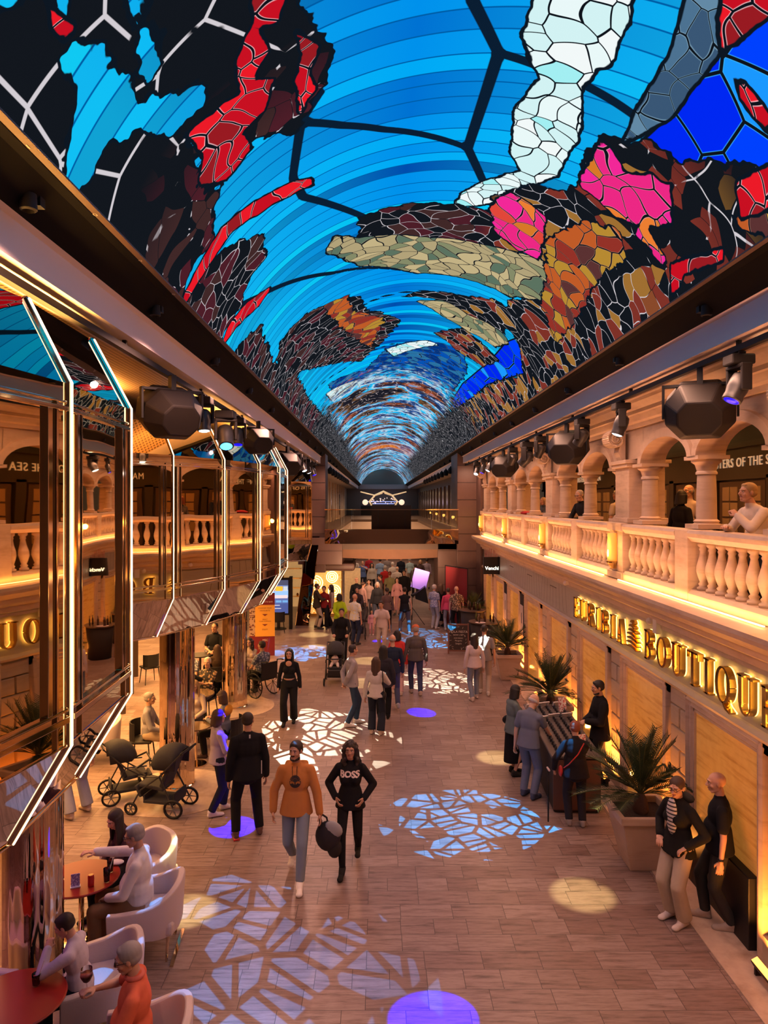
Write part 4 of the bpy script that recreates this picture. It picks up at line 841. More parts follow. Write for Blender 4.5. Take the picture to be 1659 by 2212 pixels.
for i in range(len(wins)):
    yy = wins[i]+1.29
    if yy > 26.5: continue
    kk += 1
    t = empty('uplight', (3.92, yy, 0.01), 0, 'floor uplight with glowing orange face at the wall foot, %s from the near end' % ORD[kk-1], 'floor lamp', 'orange uplights along the right wall')
    M = Matrix.Rotation(-.5, 3, 'Y')
    MB().box((0, 0, .12), (.09, .36, .07), M=M).build('housing', DARK, t, bevel=.01); MB().bb(-.03, .03, -.15, -.12, 0, .1).bb(-.03, .03, .12, .15, 0, .1).build('foot', DARK, t)
    MB().box(Vector((0,0,.12))+M @ Vector((0, 0, .042)), (.07, .32, .01), M=M).build('lens', mat((1,.5,.2), .5, emit=(1, .30, .04), es=4), t)
    lamp('uplight_beam', 'AREA', (3.94, yy, .21), 34, (1, .32, .05), target=(4.25, yy, 1.3), shape='RECTANGLE', size=.3, size_y=.06)
t = empty('dome_camera', (3.93, 14.9, 3.2), 0, 'small white dome camera under the stone cornice', 'camera'); MB().ball((0, 0, 0), .05, 12, 8).build('dome', WHITEP, t); MB().bb(0, .08, -.04, .04, -.03, .05).build('mount', WHITEP, t)
t = empty('alarm_box', (4.02, 10.35, 3.1), 0, 'white box with round sensor on the cornice above the word BOUTIQUE', 'sensor'); MB().bb(-.03, .05, -.16, -.02, -.1, .12).build('box', mat((.8,.72,.6), .5), t, bevel=.01); MB().ball((-.02, .1, .05), .055, 12, 8).build('sensor', mat((.8,.72,.6), .5), t)
# ------------------------------------------------------------------ people
TS = bpy.data.scenes.new('tmp')
def fuse(mb, vox, it=4, fac=.5):
    me = mb.mesh('t', []) if False else None
    me = bpy.data.meshes.new('t'); me.from_pydata(mb.v, [], mb.f)
    o = bpy.data.objects.new('t', me); TS.collection.objects.link(o)
    r = o.modifiers.new('r', 'REMESH'); r.mode = 'VOXEL'; r.voxel_size = vox
    if it: s = o.modifiers.new('s', 'SMOOTH'); s.iterations = it; s.factor = fac
    with bpy.context.temp_override(scene=TS, view_layer=TS.view_layers[0]): TDG = bpy.context.evaluated_depsgraph_get()
    TDG.update(); out = bpy.data.meshes.new_from_object(o.evaluated_get(TDG))
    v = np.empty(len(out.vertices)*3); out.vertices.foreach_get('co', v); v = v.reshape(-1, 3)
    f = [tuple(p.vertices) for p in out.polygons]
    bpy.data.objects.remove(o); bpy.data.meshes.remove(me); bpy.data.meshes.remove(out)
    return v, f
def hand_template(curl, vox=.0045):
    b = MB(); b.ball((0, .045, 0), (.040, .05, .015), 12, 8); b.cone((0, -.02, 0), (0, .03, 0), .026, .030, 10, flat=.7)
    for k, (x, L) in enumerate(((.030, .068), (.010, .078), (-.011, .072), (-.031, .056))):
        p = Vector((x, .085, 0)); a = curl*.5
        for j, fr in enumerate((.45, .32, .23)):
            d = Vector((x*1.5*(1-curl), math.cos(a), -math.sin(a))).normalized(); q = p+d*L*fr; b.cone(p, q, .0098-.001*j, .0092-.001*j, 8); p = q; a += curl*1.15
    b.cone((.028, .012, -.004), (.052, .045, -.016), .013, .011, 8); b.cone((.052, .045, -.016), (.058 - .02*curl, .078, -.026-.01*curl), .0105, .009, 8)
    return fuse(b, vox, 2)
HANDS = {'relax': hand_template(.45), 'grip': hand_template(1.25)}
def head_template():
    b = MB(); b.ball((0, -.012, .030), (.074, .094, .086), 20, 14); b.ball((0, .022, -.012), (.062, .070, .088), 18, 12); b.ball((0, .036, -.078), (.040, .044, .034), 14, 10)
    b.cone((-.040, .0, -.060), (-.02, .060, -.090), .022, .018, 8); b.cone((.040, .0, -.060), (.02, .060, -.090), .022, .018, 8)
    b.cone((0, .088, .020), (0, .109, -.016), .009, .0135, 8); b.ball((-.012, .098, -.022), .009); b.ball((.012, .098, -.022), .009)
    b.cone((-.045, .070, .030), (-.014, .086, .034), .010, .009, 8); b.cone((.045, .070, .030), (.014, .086, .034), .010, .009, 8)
    b.ball((-.044, .060, -.022), (.018, .02, .02)); b.ball((.044, .060, -.022), (.018, .02, .02))
    for s_ in (-1, 1): b.ball((s_*.076, -.005, .0), (.010, .020, .031), 10, 8); b.cone((s_*.006, .088, -.052), (s_*.020, .083, -.051), .0075, .005, 6)
    b.ball((0, .080, -.070), (.022, .016, .012))
    v, f = fuse(b, .0065, 3)
    return v, f
HEAD = head_template()
def head_extra():
    b = MB()
    for s_ in (-1, 1):
        b.cur = 1; b.ball((s_*.030, .0795, .012), (.0125, .008, .0055), 10, 6)
        b.cur = 2; b.ball((s_*.030, .0855, .012), (.0055, .0035, .0052), 8, 6)
        b.cur = 4; b.cone((s_*.041, .0815, .0185), (s_*.019, .0865, .0185), .0018, .0018, 5); b.cone((s_*.044, .080, .032), (s_*.015, .092, .035), .0038, .0048, 6)
    b.cur = 3; b.cone((-.022, .084, -.050), (0, .0935, -.050), .0042, .0062, 6); b.cone((0, .0935, -.050), (.022, .084, -.050), .0062, .0042, 6)
    return b
HX = head_extra()
def ik(a, c, l1, l2, hint):
    a, c = Vector(a), Vector(c); d = c-a; L = min(d.length, (l1+l2)*.995); d = d.normalized(); c = a+d*L
    x = (l1*l1-l2*l2+L*L)/(2*L); h = math.sqrt(max(l1*l1-x*x, 0)); hn = Vector(hint); hn = (hn-d*hn.dot(d)).normalized()
    return a+d*x+hn*h, c
SKIN = [mat((.60, .33, .22), .5), mat((.50, .27, .17), .5), (mat((.36, .19, .12), .5)), mat((.62, .38, .28), .5)]
EYEW, EYEB = mat((.75, .72, .70), .3), mat((.03, .02, .02), .2)
LIP = mat((.40, .13, .10), .5)
def cl(c, **k): return mat(c, .9, bump=.6, ns=7, noise=.12, spec=.15)
def printed(c1, c2, sc=14):
    m, N, b = newmat('print'); v = N('TexVoronoi', N('TexCoord').outputs['Object'], None, float(sc)); N.set(b.inputs['Base Color'], N.ramp(v.outputs['Distance'], [(0, c2), (.38, c2), (.45, c1)])); b.inputs['Roughness'].default_value = .85; return m
def striped(c1, c2, sc=60):
    m, N, b = newmat('stripe'); z = N('SeparateXYZ', N('TexCoord').outputs['Object']).outputs[2]; w_ = N.math('SINE', N.math('MULTIPLY', z, float(sc*2))); N.set(b.inputs['Base Color'], N.mix(N.math('GREATER_THAN', w_, .3), (*c1, 1), (*c2, 1))); return m
HC = {'black': (.012, .010, .010), 'brown': (.06, .030, .018), 'dark': (.025, .016, .012), 'grey': (.32, .29, .27), 'white': (.60, .56, .52), 'blond': (.42, .27, .12), 'red': (.22, .05, .02)}
def V(*a): return Vector(a)
def person(x, y, face, H, label, top=('long', (.02,.02,.025)), bottom=('trousers', (.03,.03,.04)), shoe=(.7,.66,.62), hair=('short', 'dark'), skin=0, legs='stand', arms=('down', 'down'),
           lean=0, look=(0, 0), z=0, fat=1.0, female=False, seat=None, group=None, detail=1, belt=None, targets=None, feet=None, twist=0):
    """face: heading in degrees, 0 = away from the entrance bridge (+Y), 180 = towards it."""
    k = H/1.75; w_ = (.90 if female else 1.0)
    R = Matrix.Rotation(math.radians(lean), 3, 'X'); R = Matrix.Rotation(-math.radians(lean), 3, 'X')
    hp = .93 if seat is None else seat/k+.10
    P0 = V(0, 0, hp); sp = lambda q: P0+R @ V(*q)
    ribs = .16 if female else .175
    neck = sp((0, -.01, .53)); HR = Matrix.Rotation(math.radians(look[0]), 3, 'Z') @ Matrix.Rotation(math.radians(look[1]-lean*.35), 3, 'X')
    hc = neck+R @ V(0, .015, .034)+HR @ V(0, .02, .112)
    shs = [sp((s_*ribs*(1+(fat-1)*.3), -.008, .425)) for s_ in (-1, 1)]
    hips = [P0+V(s_*.092, 0, -.03) for s_ in (-1, 1)]
    walkd = {'stand': ((-.10, .02), (.11, -.02)), 'apart': ((-.16, 0), (.17, .03)), 'walk': ((-.08, .30), (.08, -.30)), 'walk2': ((-.08, -.26), (.08, .28)), 'step': ((-.09, .12), (.10, -.14)), 'step2': ((-.09, -.12), (.10, .14))}
    if feet: ank = [V(*f_) for f_ in feet]
    elif legs == 'sit': ank = [V(-.13, .42, .085), V(.13, .40, .085)]
    elif legs == 'cross': ank = [V(-.05, .40, .085), V(.12, .62, .32)]
    else:
        ank = [V(a, b_, .085+(.06 if b_ < -.2 else 0)) for a, b_ in walkd[legs]]
        if 'walk' in legs: P0.z -= .02; hips = [h+V(0,0,-.02) for h in hips]
    if seat is not None: P0.y -= 0
    knees = []
    for i in (0, 1):
        kn, an = ik(hips[i], ank[i], .435, .43, (0.12*(1 if i else -1), 1, .35 if seat is not None else .05)); knees.append(kn); ank[i] = an
    fwd = lambda q: sp(q)
    T = {'down': lambda s_: P0+V(s_*.255*max(1, fat*.93), .02+.0, -.12), 'swingf': lambda s_: P0+V(s_*.25, .20, -.07), 'swingb': lambda s_: P0+V(s_*.26, -.16, -.08),
         'behind': lambda s_: P0+V(s_*.05, -.17, -.02), 'front': lambda s_: sp((s_*.04, .24, .12)), 'phone': lambda s_: sp((s_*.10, .33, .22)), 'reach': lambda s_: sp((s_*.16, .46, .10)),
         'pocket': lambda s_: P0+V(s_*.19, .10, .05), 'cross': lambda s_: sp((-s_*.13, .21, .25)), 'lap': lambda s_: P0+V(s_*.12, .30, .08), 'chin': lambda s_: sp((s_*.05, .24, .50)),
         'table': lambda s_: sp((s_*.18, .42, .12)), 'push': lambda s_: sp((s_*.20, .40, .10)), 'hip': lambda s_: P0+V(s_*.22, .0, .10), 'rail': lambda s_: sp((s_*.06, .40, .18)), 'up': lambda s_: sp((s_*.2, .30, .56))}
    body = MB(); el = []; wr = []
    det = .013 if detail else .02
    for i, s_ in ((0, -1), (1, 1)):
        tg = V(*targets[i]) if targets and targets[i] is not None else T[arms[i]](s_)
        hint = (s_*.9, -.6, -.5) if arms[i] not in ('behind', 'hip') else (s_*1, -.4, 0)
        e, w = ik(shs[i], tg, .29, .255, hint); el.append(e); wr.append(w)
        body.cone(shs[i], e, .046*w_*(.7+.3*fat), .037*w_, 10); body.cone(e, w, .038*w_, .0255*w_, 10); body.ball(shs[i]-V(s_*.01, 0, 0), .050*w_, 10, 8)
        body.cone(hips[i], knees[i], .075, .052, 10); body.cone(knees[i], ank[i], .050, .034, 10)
        body.cone(ank[i], ank[i]+V(0, .12, -.045), .034, .026, 8)
    tor = ((0, 0, -.01), (.150, .105, .11)), ((0, .0, .13), (.138*(.9 if female else 1)*fat, .098*fat, .14)), ((0, 0, .32), (.150*w_*fat**.5, .105*fat**.4, .17)), ((0, -.01, .43), (.150*w_, .075, .075))
    def torso(mb, g, upto=4, low=0):
        for c_, r_ in tor[low:upto]: mb.ball(sp(c_), tuple(q+g for q in r_), 14, 10, M=R)
    torso(body, 0)
    if female and detail: 
        for s_ in (-1, 1): body.ball(sp((s_*.065, .085, .32)), .058, 10, 8)
    for i in (0, 1): body.cone(sp((0, -.02, .490)), shs[i]-R @ V(0, 0, -.010), .036, .034, 10)
    body.cone(sp((0, -.02, .44)), hc+HR @ V(0, -.015, -.07), .058*w_, .054*w_, 12)
    v, f = fuse(body, det*1.15, 3)
    vs = [v]; fs = list(f); mi = [0]*len(f); n = len(v)
    def addv(vv, ff, M3, o3, mats_=None):
        nonlocal n
        vv = np.array(vv) @ np.array(M3).T + np.array(o3); vs.append(vv); fs.extend([tuple(a+n for a in q) for q in ff]); mi.extend(mats_ or [0]*len(ff)); n += len(vv)
    addv(HEAD[0], HEAD[1], HR, hc); addv(HX.v, HX.f, HR, hc, HX.m)
    for i, s_ in ((0, -1), (1, 1)):
        d = (wr[i]-el[i]).normalized(); kind = 'grip' if arms[i] in ('phone', 'push', 'chin', 'lap', 'hip', 'up', 'table') else 'relax'
        ref = V(-s_, 0, 0) if abs(d.z) > .6 else V(0, 0, -1)      # palm towards the body, or down
        zax = -(ref-d*ref.dot(d)).normalized(); xax = d.cross(zax)
        M3 = Matrix((xax, d, zax)).transposed(); hv = HANDS[kind][0].copy()
        tx = xax.dot(V(0, 1, 0)) if abs(d.z) > .6 else -xax.x*s_
        hf = HANDS[kind][1]
        if tx < 0: hv[:, 0] *= -1; hf = [q[::-1] for q in hf]
        addv(hv, hf, M3, wr[i]-d*.005)
    def link(name, vv, ff, mats_, parent, mi_=None):
        me = bpy.data.meshes.new(name); me.from_pydata(np.asarray(vv).tolist(), [], ff)
        for m_ in mats_: me.materials.append(m_)
        if mi_: me.polygons.foreach_set('material_index', mi_)
        me.shade_smooth(); o = bpy.data.objects.new(name, me); COL.objects.link(o)
        if parent is not None: o.parent = parent
        return o
    hcol = HC[hair[1]]; hm = mat(hcol, .65)
    root = link('person', np.vstack(vs), fs, [SKIN[skin], EYEW, EYEB, LIP, hm], None, mi)
    root.location = (x, y, z); root.rotation_euler = (0, 0, math.radians(face)); root.scale = (k, k, k); tag(root, label, 'person', group)
    gv = det
    def garment(name, mb, m_, vox=None, it=3): 
        if not isinstance(m_, bpy.types.Material): m_ = cl(m_)
        vv, ff = fuse(mb, vox or gv, it); return link(name, vv, ff, [m_], root)
    # bottoms
    kind, bc = bottom[0], bottom[1]
    if kind in ('trousers', 'jeans', 'wide', 'leggings', 'shorts'):
        g = MB(); a, b_ = {'trousers': (.022, .030), 'jeans': (.018, .024), 'wide': (.03, .060), 'leggings': (.010, .010), 'shorts': (.03, .04)}[kind]
        for i in (0, 1):
            g.cone(hips[i]+V(0, 0, .02), knees[i], .078+a, .054+a, 12)
            if kind != 'shorts': g.cone(knees[i], knees[i].lerp(ank[i], .97), .054+a, .034+b_, 12, caps=False); g.ball(knees[i], .054+a)
        torso(g, .016, 1); g.ball(sp((0, 0, .06)), (.145*fat**.5, .11*fat**.5, .07), 12, 8, M=R)
        garment('trousers' if kind != 'leggings' else 'leggings', g, bc)
    elif kind == 'skirt':
        g = MB(); torso(g, .018, 1); c_ = (hips[0]+hips[1])/2; m_ = (ank[0]+ank[1])/2; g.cone(c_, (m_.x, m_.y*.5, .25), .155, .19, 16, caps=False, flat=.8); garment('skirt', g, bc)
    # top
    kind, tc = top[0], top[1]; g = MB(); big = {'hoodie': .026, 'jacket': .028, 'long': .018, 'tee': .020, 'shirt': .022, 'coat': .034, 'dress': .012, 'vest': .02}[kind]
    torso(g, big); 
    if female and detail:
        for s_ in (-1, 1): g.ball(sp((s_*.065, .085, .32)), .058+big*.6, 10, 8)
    if fat > 1.08: g.ball(sp((0, .05*fat, .15)), (.14*fat+big*.5, .11*fat, .15), 14, 10, M=R)
    for i in (0, 1): g.cone(sp((0, -.02, .492)), shs[i]-R @ V(0, 0, -.012), .036+big*.5, .034+big*.6, 10)
    if seat is None and bottom[0] != 'none': g.cone(sp((0, 0, .16)), P0+V(0, 0, {'coat': -.17, 'jacket': -.11, 'hoodie': -.10}.get(kind, -.08)), (.142*fat**.7+big*.8)*(.93 if female else 1), .172*fat**.4+big*.8+(.026 if kind in ('jacket', 'coat', 'hoodie') else .014), 18, caps=False, flat=.74)
    elif kind != 'dress': g.cone(sp((0, 0, .16)), sp((0, 0, .0)), .142*fat**.7+big*.8, .155*fat**.5+big*.8, 18, caps=False, flat=.78)
    if kind == 'hoodie': g.cone(sp((-.11, -.08, .50)), sp((.11, -.08, .50)), .045, .045, 10); g.cone(sp((-.10, -.06, .51)), sp((-.03, .07, .46)), .035, .03, 8); g.cone(sp((.10, -.06, .51)), sp((.03, .07, .46)), .035, .03, 8); pass
    elif False: g.lathe([(.165*fat**.5, 0), (.150*fat**.5, .14)], (0, 0, 0), 16, True, Matrix.Translation(sp((0, 0, -.09))).to_3x3() if False else R @ Matrix.Diagonal((1, .74, 1))) if False else g.ball(sp((0, 0, -.03)), (.158*fat**.3, .118*fat**.3, .10), 14, 8, M=R)
    elif kind in ('coat', 'jacket'): g.ball(sp((0, 0, -.06)), (.175, .135, .14), 14, 8, M=R)
    elif kind == 'dress': g.cone(sp((0, 0, .02)), V(0, 0, .45), .15, .17, 14, caps=False, flat=.8) if seat is None else None
    g.cone(sp((0, -.015, .46)), sp((0, .0, .53)), .075*w_, .060, 12)
    for i, s_ in ((0, -1), (1, 1)):
        ex = big*.75; g.ball(shs[i]-V(s_*.012, 0, 0), .050*w_+ex*.8, 10, 8)
        if kind in ('tee', 'shirt') and len(top) < 3: g.cone(shs[i], shs[i].lerp(el[i], .62), .048*w_+ex, .050*w_+ex, 12)
        elif kind == 'vest': pass
        else: g.cone(shs[i], el[i], .048*w_+ex, .040*w_+ex, 12); g.cone(el[i], el[i].lerp(wr[i], .93), .041*w_+ex, .030*w_+ex, 12)
    to = garment({'hoodie': 'hoodie', 'jacket': 'jacket', 'long': 'sweater', 'tee': 't_shirt', 'shirt': 'shirt', 'coat': 'coat', 'dress': 'dress', 'vest': 'vest'}[kind], g, tc)
    # shoes
    for i in (0, 1):
        g = MB(); a = ank[i]; shin = (ank[i]-knees[i]).normalized(); d = V(.06*(1 if i else -1), 1, -.10 if shin.y < .2 else .2).normalized()
        if legs == 'cross' and i == 1: d = V(.1, .75, -.55).normalized()
        g.cone(a+V(0, -.03, -.042), a+d*.15+V(0, 0, -.040), .040, .038, 10, flat=1); g.cone(a+V(0, -.012, .005), a+V(0, .07, -.032), .050, .044, 10); g.ball(a+d*.165+V(0, 0, -.042), (.044, .058, .034), 10, 8)
        g.v = [(q[0], q[1], max(q[2], a.z-.085)) for q in g.v]
        garment('shoe', g, shoe, .009 if detail else .014, 2)
    # hair
    st = hair[0]
    if st != 'bald':
        g = MB(); A = lambda q: hc+HR @ V(*q)
        if st in ('short', 'crop', 'balding'):
            t_ = .006 if st == 'crop' else .012
            if st == 'balding':
                for a in np.linspace(-2.2, 2.2, 13): g.ball(A((.073*math.sin(a), -.012-.088*math.cos(a), .005)), (.014, .016, .032), 6, 5)
            else:
                g.ball(A((0, -.024, .046)), (.074+t_, .086+t_, .072+t_), 16, 12, M=HR); g.ball(A((0, -.040, .005)), (.073+t_, .066+t_, .062), 14, 10, M=HR)
                for s_ in (-1, 1): g.ball(A((s_*.068, .012, .022)), (.012, .018, .03), 6, 5)
                if st == 'short': g.ball(A((0, .042, .092)), (.05, .03, .022), 10, 6, M=HR)
        else:
            g.ball(A((0, -.022, .044)), (.086, .098, .086), 16, 12, M=HR)
            if st in ('long', 'bob', 'curly'):
                Lh = {'long': .34, 'bob': .13, 'curly': .24}[st]
                for a in np.linspace(-2.0, 2.0, 15):
                    p = A((.082*math.sin(a), -.018-.082*math.cos(a), .03)); q = V(hc.x+(p.x-hc.x)*1.18, hc.y+(p.y-hc.y)*1.1-.02, hc.z-Lh*(1-.18*abs(a)/2))
                    g.cone(p, q, .024, .020 if st != 'long' else .013, 8)
                    if st == 'curly':
                        for u in np.linspace(0, 1, 7): pp = p.lerp(q, u); g.ball(pp+V(random.uniform(-.02, .02), random.uniform(-.02, .02), 0), .034, 7, 5)
                if st == 'curly':
                    for _ in range(26):
                        a = random.uniform(0, 2*PI); u_ = random.uniform(.2, 1.4); g.ball(A((.078*math.cos(a)*math.cos(u_), -.024+.085*math.sin(a)*math.cos(u_), .048+.072*math.sin(u_))), .022, 7, 5)
            if st == 'bun': g.ball(A((0, -.12, .06)), .04)
            if st == 'ponytail': g.cone(A((0, -.10, .05)), A((0, -.15, -.10)), .028, .018, 8); g.cone(A((0, -.15, -.10)), A((0, -.14, -.20)), .018, .008, 8)
        garment('hair', g, hm, .008 if detail else .013, 2)
    if st in ('bald', 'balding') and detail and hair[1] != 'black' : pass
    return dict(root=root, top=to, sp=sp, wr=wr, el=el, hc=hc, HR=HR, k=k, P0=P0, R=R, knees=knees, ank=ank, neck=neck)
def attach(pn, name, mb, m_, smooth=True, **kw):
    return mb.build(name, m_, pn['root'], smooth=smooth, **kw)
def glasses(pn):
    g = MB(); A = lambda q: pn['hc']+pn['HR'] @ V(*q)
    for s_ in (-1, 1):
        g.tube([A((s_*(.032+.019*math.cos(a)), .100, .012+.014*math.sin(a))) for a in np.linspace(0, 2*PI, 11)[:-1]], .0028, 5, True); g.cone(A((s_*.052, .098, .014)), A((s_*.080, .0, .014)), .0025, .0025, 5)
    g.cone(A((-.013, .102, .014)), A((.013, .102, .014)), .0025, .0025, 5); attach(pn, 'glasses', g, BLACK)
def beard(pn, col='dark', full=True):
    g = MB(); A = lambda q: pn['hc']+pn['HR'] @ V(*q)
    for a in np.linspace(-1.45, 1.45, 13): g.ball(A((.058*math.sin(a), .006+.066*math.cos(a), -.078-.018*math.cos(a))), (.012, .011, .018), 7, 5)
    g.cone(A((-.024, .092, -.038)), A((.024, .092, -.038)), .006, .006, 6); attach(pn, 'beard', g, mat(HC[col], .8))
def onto(pn, o, axis=1, off=.006):
    """lay flat artwork (in the person's own frame) onto the front of the top"""
    me = pn['top'].data; bv = BVHTree.FromPolygons([v.co[:] for v in me.vertices], [p.vertices[:] for p in me.polygons])
    for v in o.data.vertices:
        h = bv.ray_cast(Vector((v.co.x, .6*axis, v.co.z)), Vector((0, -axis, 0)))
        v.co.y = (h[0].y if h[0] else .15*axis)+off*axis
    o.parent = pn['root']
def gridify(me, n=2):
    bm = bmesh.new(); bm.from_mesh(me); bmesh.ops.triangulate(bm, faces=bm.faces); bmesh.ops.subdivide_edges(bm, edges=bm.edges, cuts=n, use_grid_fill=True); bm.to_mesh(me); bm.free()
BLK = (.012, .012, .014); NAVY = (.015, .018, .03)
WT = (.62, .58, .55); JE = (.14, .18, .25); BE = (.42, .33, .24)
# ------------------------------------------------------------------ near and middle floor
x, y = F(640, 1893)
pn = person(x, y, 180, 1.80, 'bearded person in an orange brown hoodie with tree emblem and blue jeans, walking', ('hoodie', (.50, .20, .055)), ('jeans', (.20, .25, .32)), (.85, .80, .76), ('short', 'dark'), 1, legs='walk', look=(-18, 0), targets=((-.31, .10, .83), (.29, .03, .84)))
beard(pn)
g = MB(); g.cur = 0          # tree emblem: ring, ground, trunk, branches
EM = mat((.03, .02, .02), .8); o = MB()
def flat_arc(mb, cx_, cz_, r0, r1, a0, a1, n=28):
    vs = []; 
    for a in np.linspace(a0, a1, n): vs += [(cx_+r0*math.cos(a), 0, cz_+r0*math.sin(a)), (cx_+r1*math.cos(a), 0, cz_+r1*math.sin(a))]
    mb.add(vs, [(2*i, 2*i+1, 2*i+3, 2*i+2) for i in range(n-1)])
def flat_line(mb, a, b_, w_):
    a, b_ = Vector(a), Vector(b_); d = (b_-a).normalized(); q = Vector((-d.y, d.x))*w_/2
    mb.add([(p.x, 0, p.y) for p in (a+q, b_+q, b_-q, a-q)], [(0,1,2,3)])
ec = 1.25
flat_arc(o, 0, ec, .066, .073, PI*.95, PI*2.05); flat_arc(o, 0, ec, .030, .066, PI*1.12, PI*1.88, 16)
flat_line(o, (0, ec-.05), (0, ec+.02), .014)
for k in range(11):
    a = PI*(.06+.88*k/10); e = (.062*math.cos(a), ec+.015+.070*math.sin(a)); flat_line(o, (0, ec+.0), e, .007)
    for q in (-.25, .25): m_ = (e[0]*.6, ec+(e[1]-ec)*.6); flat_line(o, m_, (m_[0]+.035*math.cos(a+q*2), m_[1]+.035*math.sin(a+q*2)), .006)
o = o.build('tree_emblem', EM); gridify(o.data, 1); onto(pn, o, 1, .007)
attach(pn, 'phone', MB().box(pn['wr'][0]+V(.0, .0, -.10), (.012, .075, .15)), BLACK)
attach(pn, 'drawstring', MB().cone((-.03, .165, 1.46), (-.028, .175, 1.33), .004, .003, 6).cone((.03, .165, 1.46), (.028, .175, 1.33), .004, .003, 6), DARK)
# jacket and bag carried in the hand
x2, y2 = x-.29*0, y
hb = empty('carried_bag', (x+.36, y-.02, .44), 0, 'black bag and grey lined jacket carried between the hoodie couple', 'bag')
MB().ball((.06, 0, .10), (.17, .07, .20), 14, 10).ball((.14, .02, -.06), (.10, .06, .14), 12, 8).build('bag_body', mat((.015, .014, .016), .6), hb, smooth=True)
MB().ball((.13, -.03, .20), (.13, .035, .10), 12, 8, M=Matrix.Rotation(.6, 3, 'Y')).build('lining', mat((.35, .36, .38), .7), hb, smooth=True)
MB().tube([(-.02, 0, .24), (-.04, 0, .34), (-.02, 0, .38), (.04, 0, .34), (.06, 0, .24)], .012, 6).build('strap', BLACK, hb)
x, y = F(757, 1868)
pn = person(x, y, 176, 1.70, 'person with dark curly hair in a black BOSS hoodie and leggings, walking', ('hoodie', BLK), ('leggings', BLK), (.02, .02, .02), ('curly', 'dark'), 1, legs='walk2', arms=('pocket', 'pocket'), female=True)
o = text('BOSS', .105, 'lettering', mat((.75, .60, .55), .7), off=.0045)
for v_ in o.data.vertices: v_.co = Vector((-v_.co.x*1.12, 0, v_.co.y+1.30))
gridify(o.data, 1); onto(pn, o)
x, y = F(535, 1808)
pn = person(x, y, 20, 1.85, 'person in a black tracksuit with pale stripes, seen from behind beside the blue light', ('jacket', BLK), ('trousers', BLK), (.12, .07, .06), ('crop', 'dark'), 1, legs='apart', look=(-25, 0), fat=1.1)
attach(pn, 'stripe', MB().bb(.155, .165, -.18, -.17, .92, 1.10).bb(-.01, .01, -.175, -.17, 1.42, 1.47), mat(WT, .7), smooth=False)
attach(pn, 'shoe_trim', MB().bb(-.20, -.12, -.07, .0, .0, .03), mat((.6, .05, .04), .6))
x, y = F(470, 1757)
pn = person(x, y, -60, 1.66, 'person in a pale lilac sweater and navy trousers stepping past the tracksuit', ('long', (.42, .36, .48)), ('trousers', NAVY), (.75, .7, .75), ('bob', 'brown'), 0, legs='step', arms=('down', 'front'), female=True)
x, y = F(625, 1562)
pn = person(x, y, 180, 1.68, 'person in a black scoop-neck dress suit with jewelled belt and dark glasses', ('long', BLK), ('wide', BLK), (.02, .02, .02), ('long', 'black'), 0, legs='step2', arms=('down', 'down'), female=True); glasses(pn)
attach(pn, 'belt', MB().lathe([(.150, 1.02), (.150, 1.055)], (0, 0, 0), 24, False, Matrix.Diagonal((1, .80, 1))), mat((.7, .4, .3), .3, .6, noise=.6, ns=40))
attach(pn, 'neckline', MB().ball((0, .112, 1.40), (.07, .02, .065), 12, 8), SKIN[0])
x, y = F(760, 1567)
pn = person(x, y, -70, 1.80, 'grey-shirted person with hands clasped behind, in white trainers', ('long', (.36, .33, .34)), ('jeans', (.03, .05, .09)), (.8, .78, .74), ('crop', 'dark'), 0, legs='step', arms=('behind', 'behind'), look=(10, -5))
x, y = F(812, 1587)
pn = person(x, y, -12, 1.66, 'person in a loose white blouse with long brown hair, black flared trousers and shoulder bag', ('shirt', WT, 1), ('wide', (.02, .025, .04)), (.55, .45, .38), ('long', 'brown'), 0, arms=('down', 'phone'), female=True)
attach(pn, 'shoulder_bag', MB().ball((.20, -.02, .88), (.04, .10, .09), 10, 8).tube([(.16, -.05, 1.43), (.19, -.14, 1.2), (.20, -.08, .95)], .012, 6), BLACK)
attach(pn, 'phone', MB().box(pn['wr'][1]+V(0, .09, .06), (.075, .01, .15)), mat((.2,.5,.5), .4, emit=(.4, .9, .9), es=.8), smooth=False)
x, y = F(828, 1552)
pn = person(x, y, -5, 1.68, 'dark-haired person in a black coat standing left of the navy sweater', ('coat', (.03, .028, .04)), ('trousers', BLK), (.02, .02, .02), ('long', 'black'), 0, female=True)
x, y = F(848, 1528)
pn = person(x, y, 8, 1.76, 'bald grey-haired person in a navy sweater and blue jeans with trainers, back turned', ('long', (.02, .03, .06)), ('jeans', (.06, .07, .13)), (.4, .38, .4), ('balding', 'grey'), 0, legs='walk')
x, y = F(858, 1500)
pn = person(x, y, 0, 1.66, 'person in a bright red jacket and pale pink trousers with short dark hair', ('jacket', (.62, .05, .04)), ('trousers', (.62, .40, .40)), (.6, .5, .45), ('bob', 'black'), 0, legs='step', female=True)
x, y = F(898, 1500)
pn = person(x, y, 4, 1.80, 'broad person in a dark grey sweater, blue jeans and an orange cap, walking away', ('long', (.10, .09, .085)), ('jeans', (.05, .06, .13)), (.45, .35, .3), ('short', 'grey'), 0, legs='step', fat=1.15)
hc = pn['hc']; attach(pn, 'cap', MB().ball(hc+V(0, -.015, .06), (.090, .102, .075), 14, 10).cone(hc+V(-.05, .09, .065), hc+V(.05, .09, .065), .03, .03, 8, flat=.5), mat((.45, .10, .03), .8))
x, y = F(1025, 1512)
pn = person(x, y, 10, 1.68, 'person in a white blouse and jeans with waist-length dark hair, next to a grey shirt', ('shirt', (.62, .52, .52), 1), ('jeans', (.20, .24, .32)), (.6, .5, .45), ('long', 'dark'), 0, legs='step2', female=True)
x, y = F(1046, 1500)
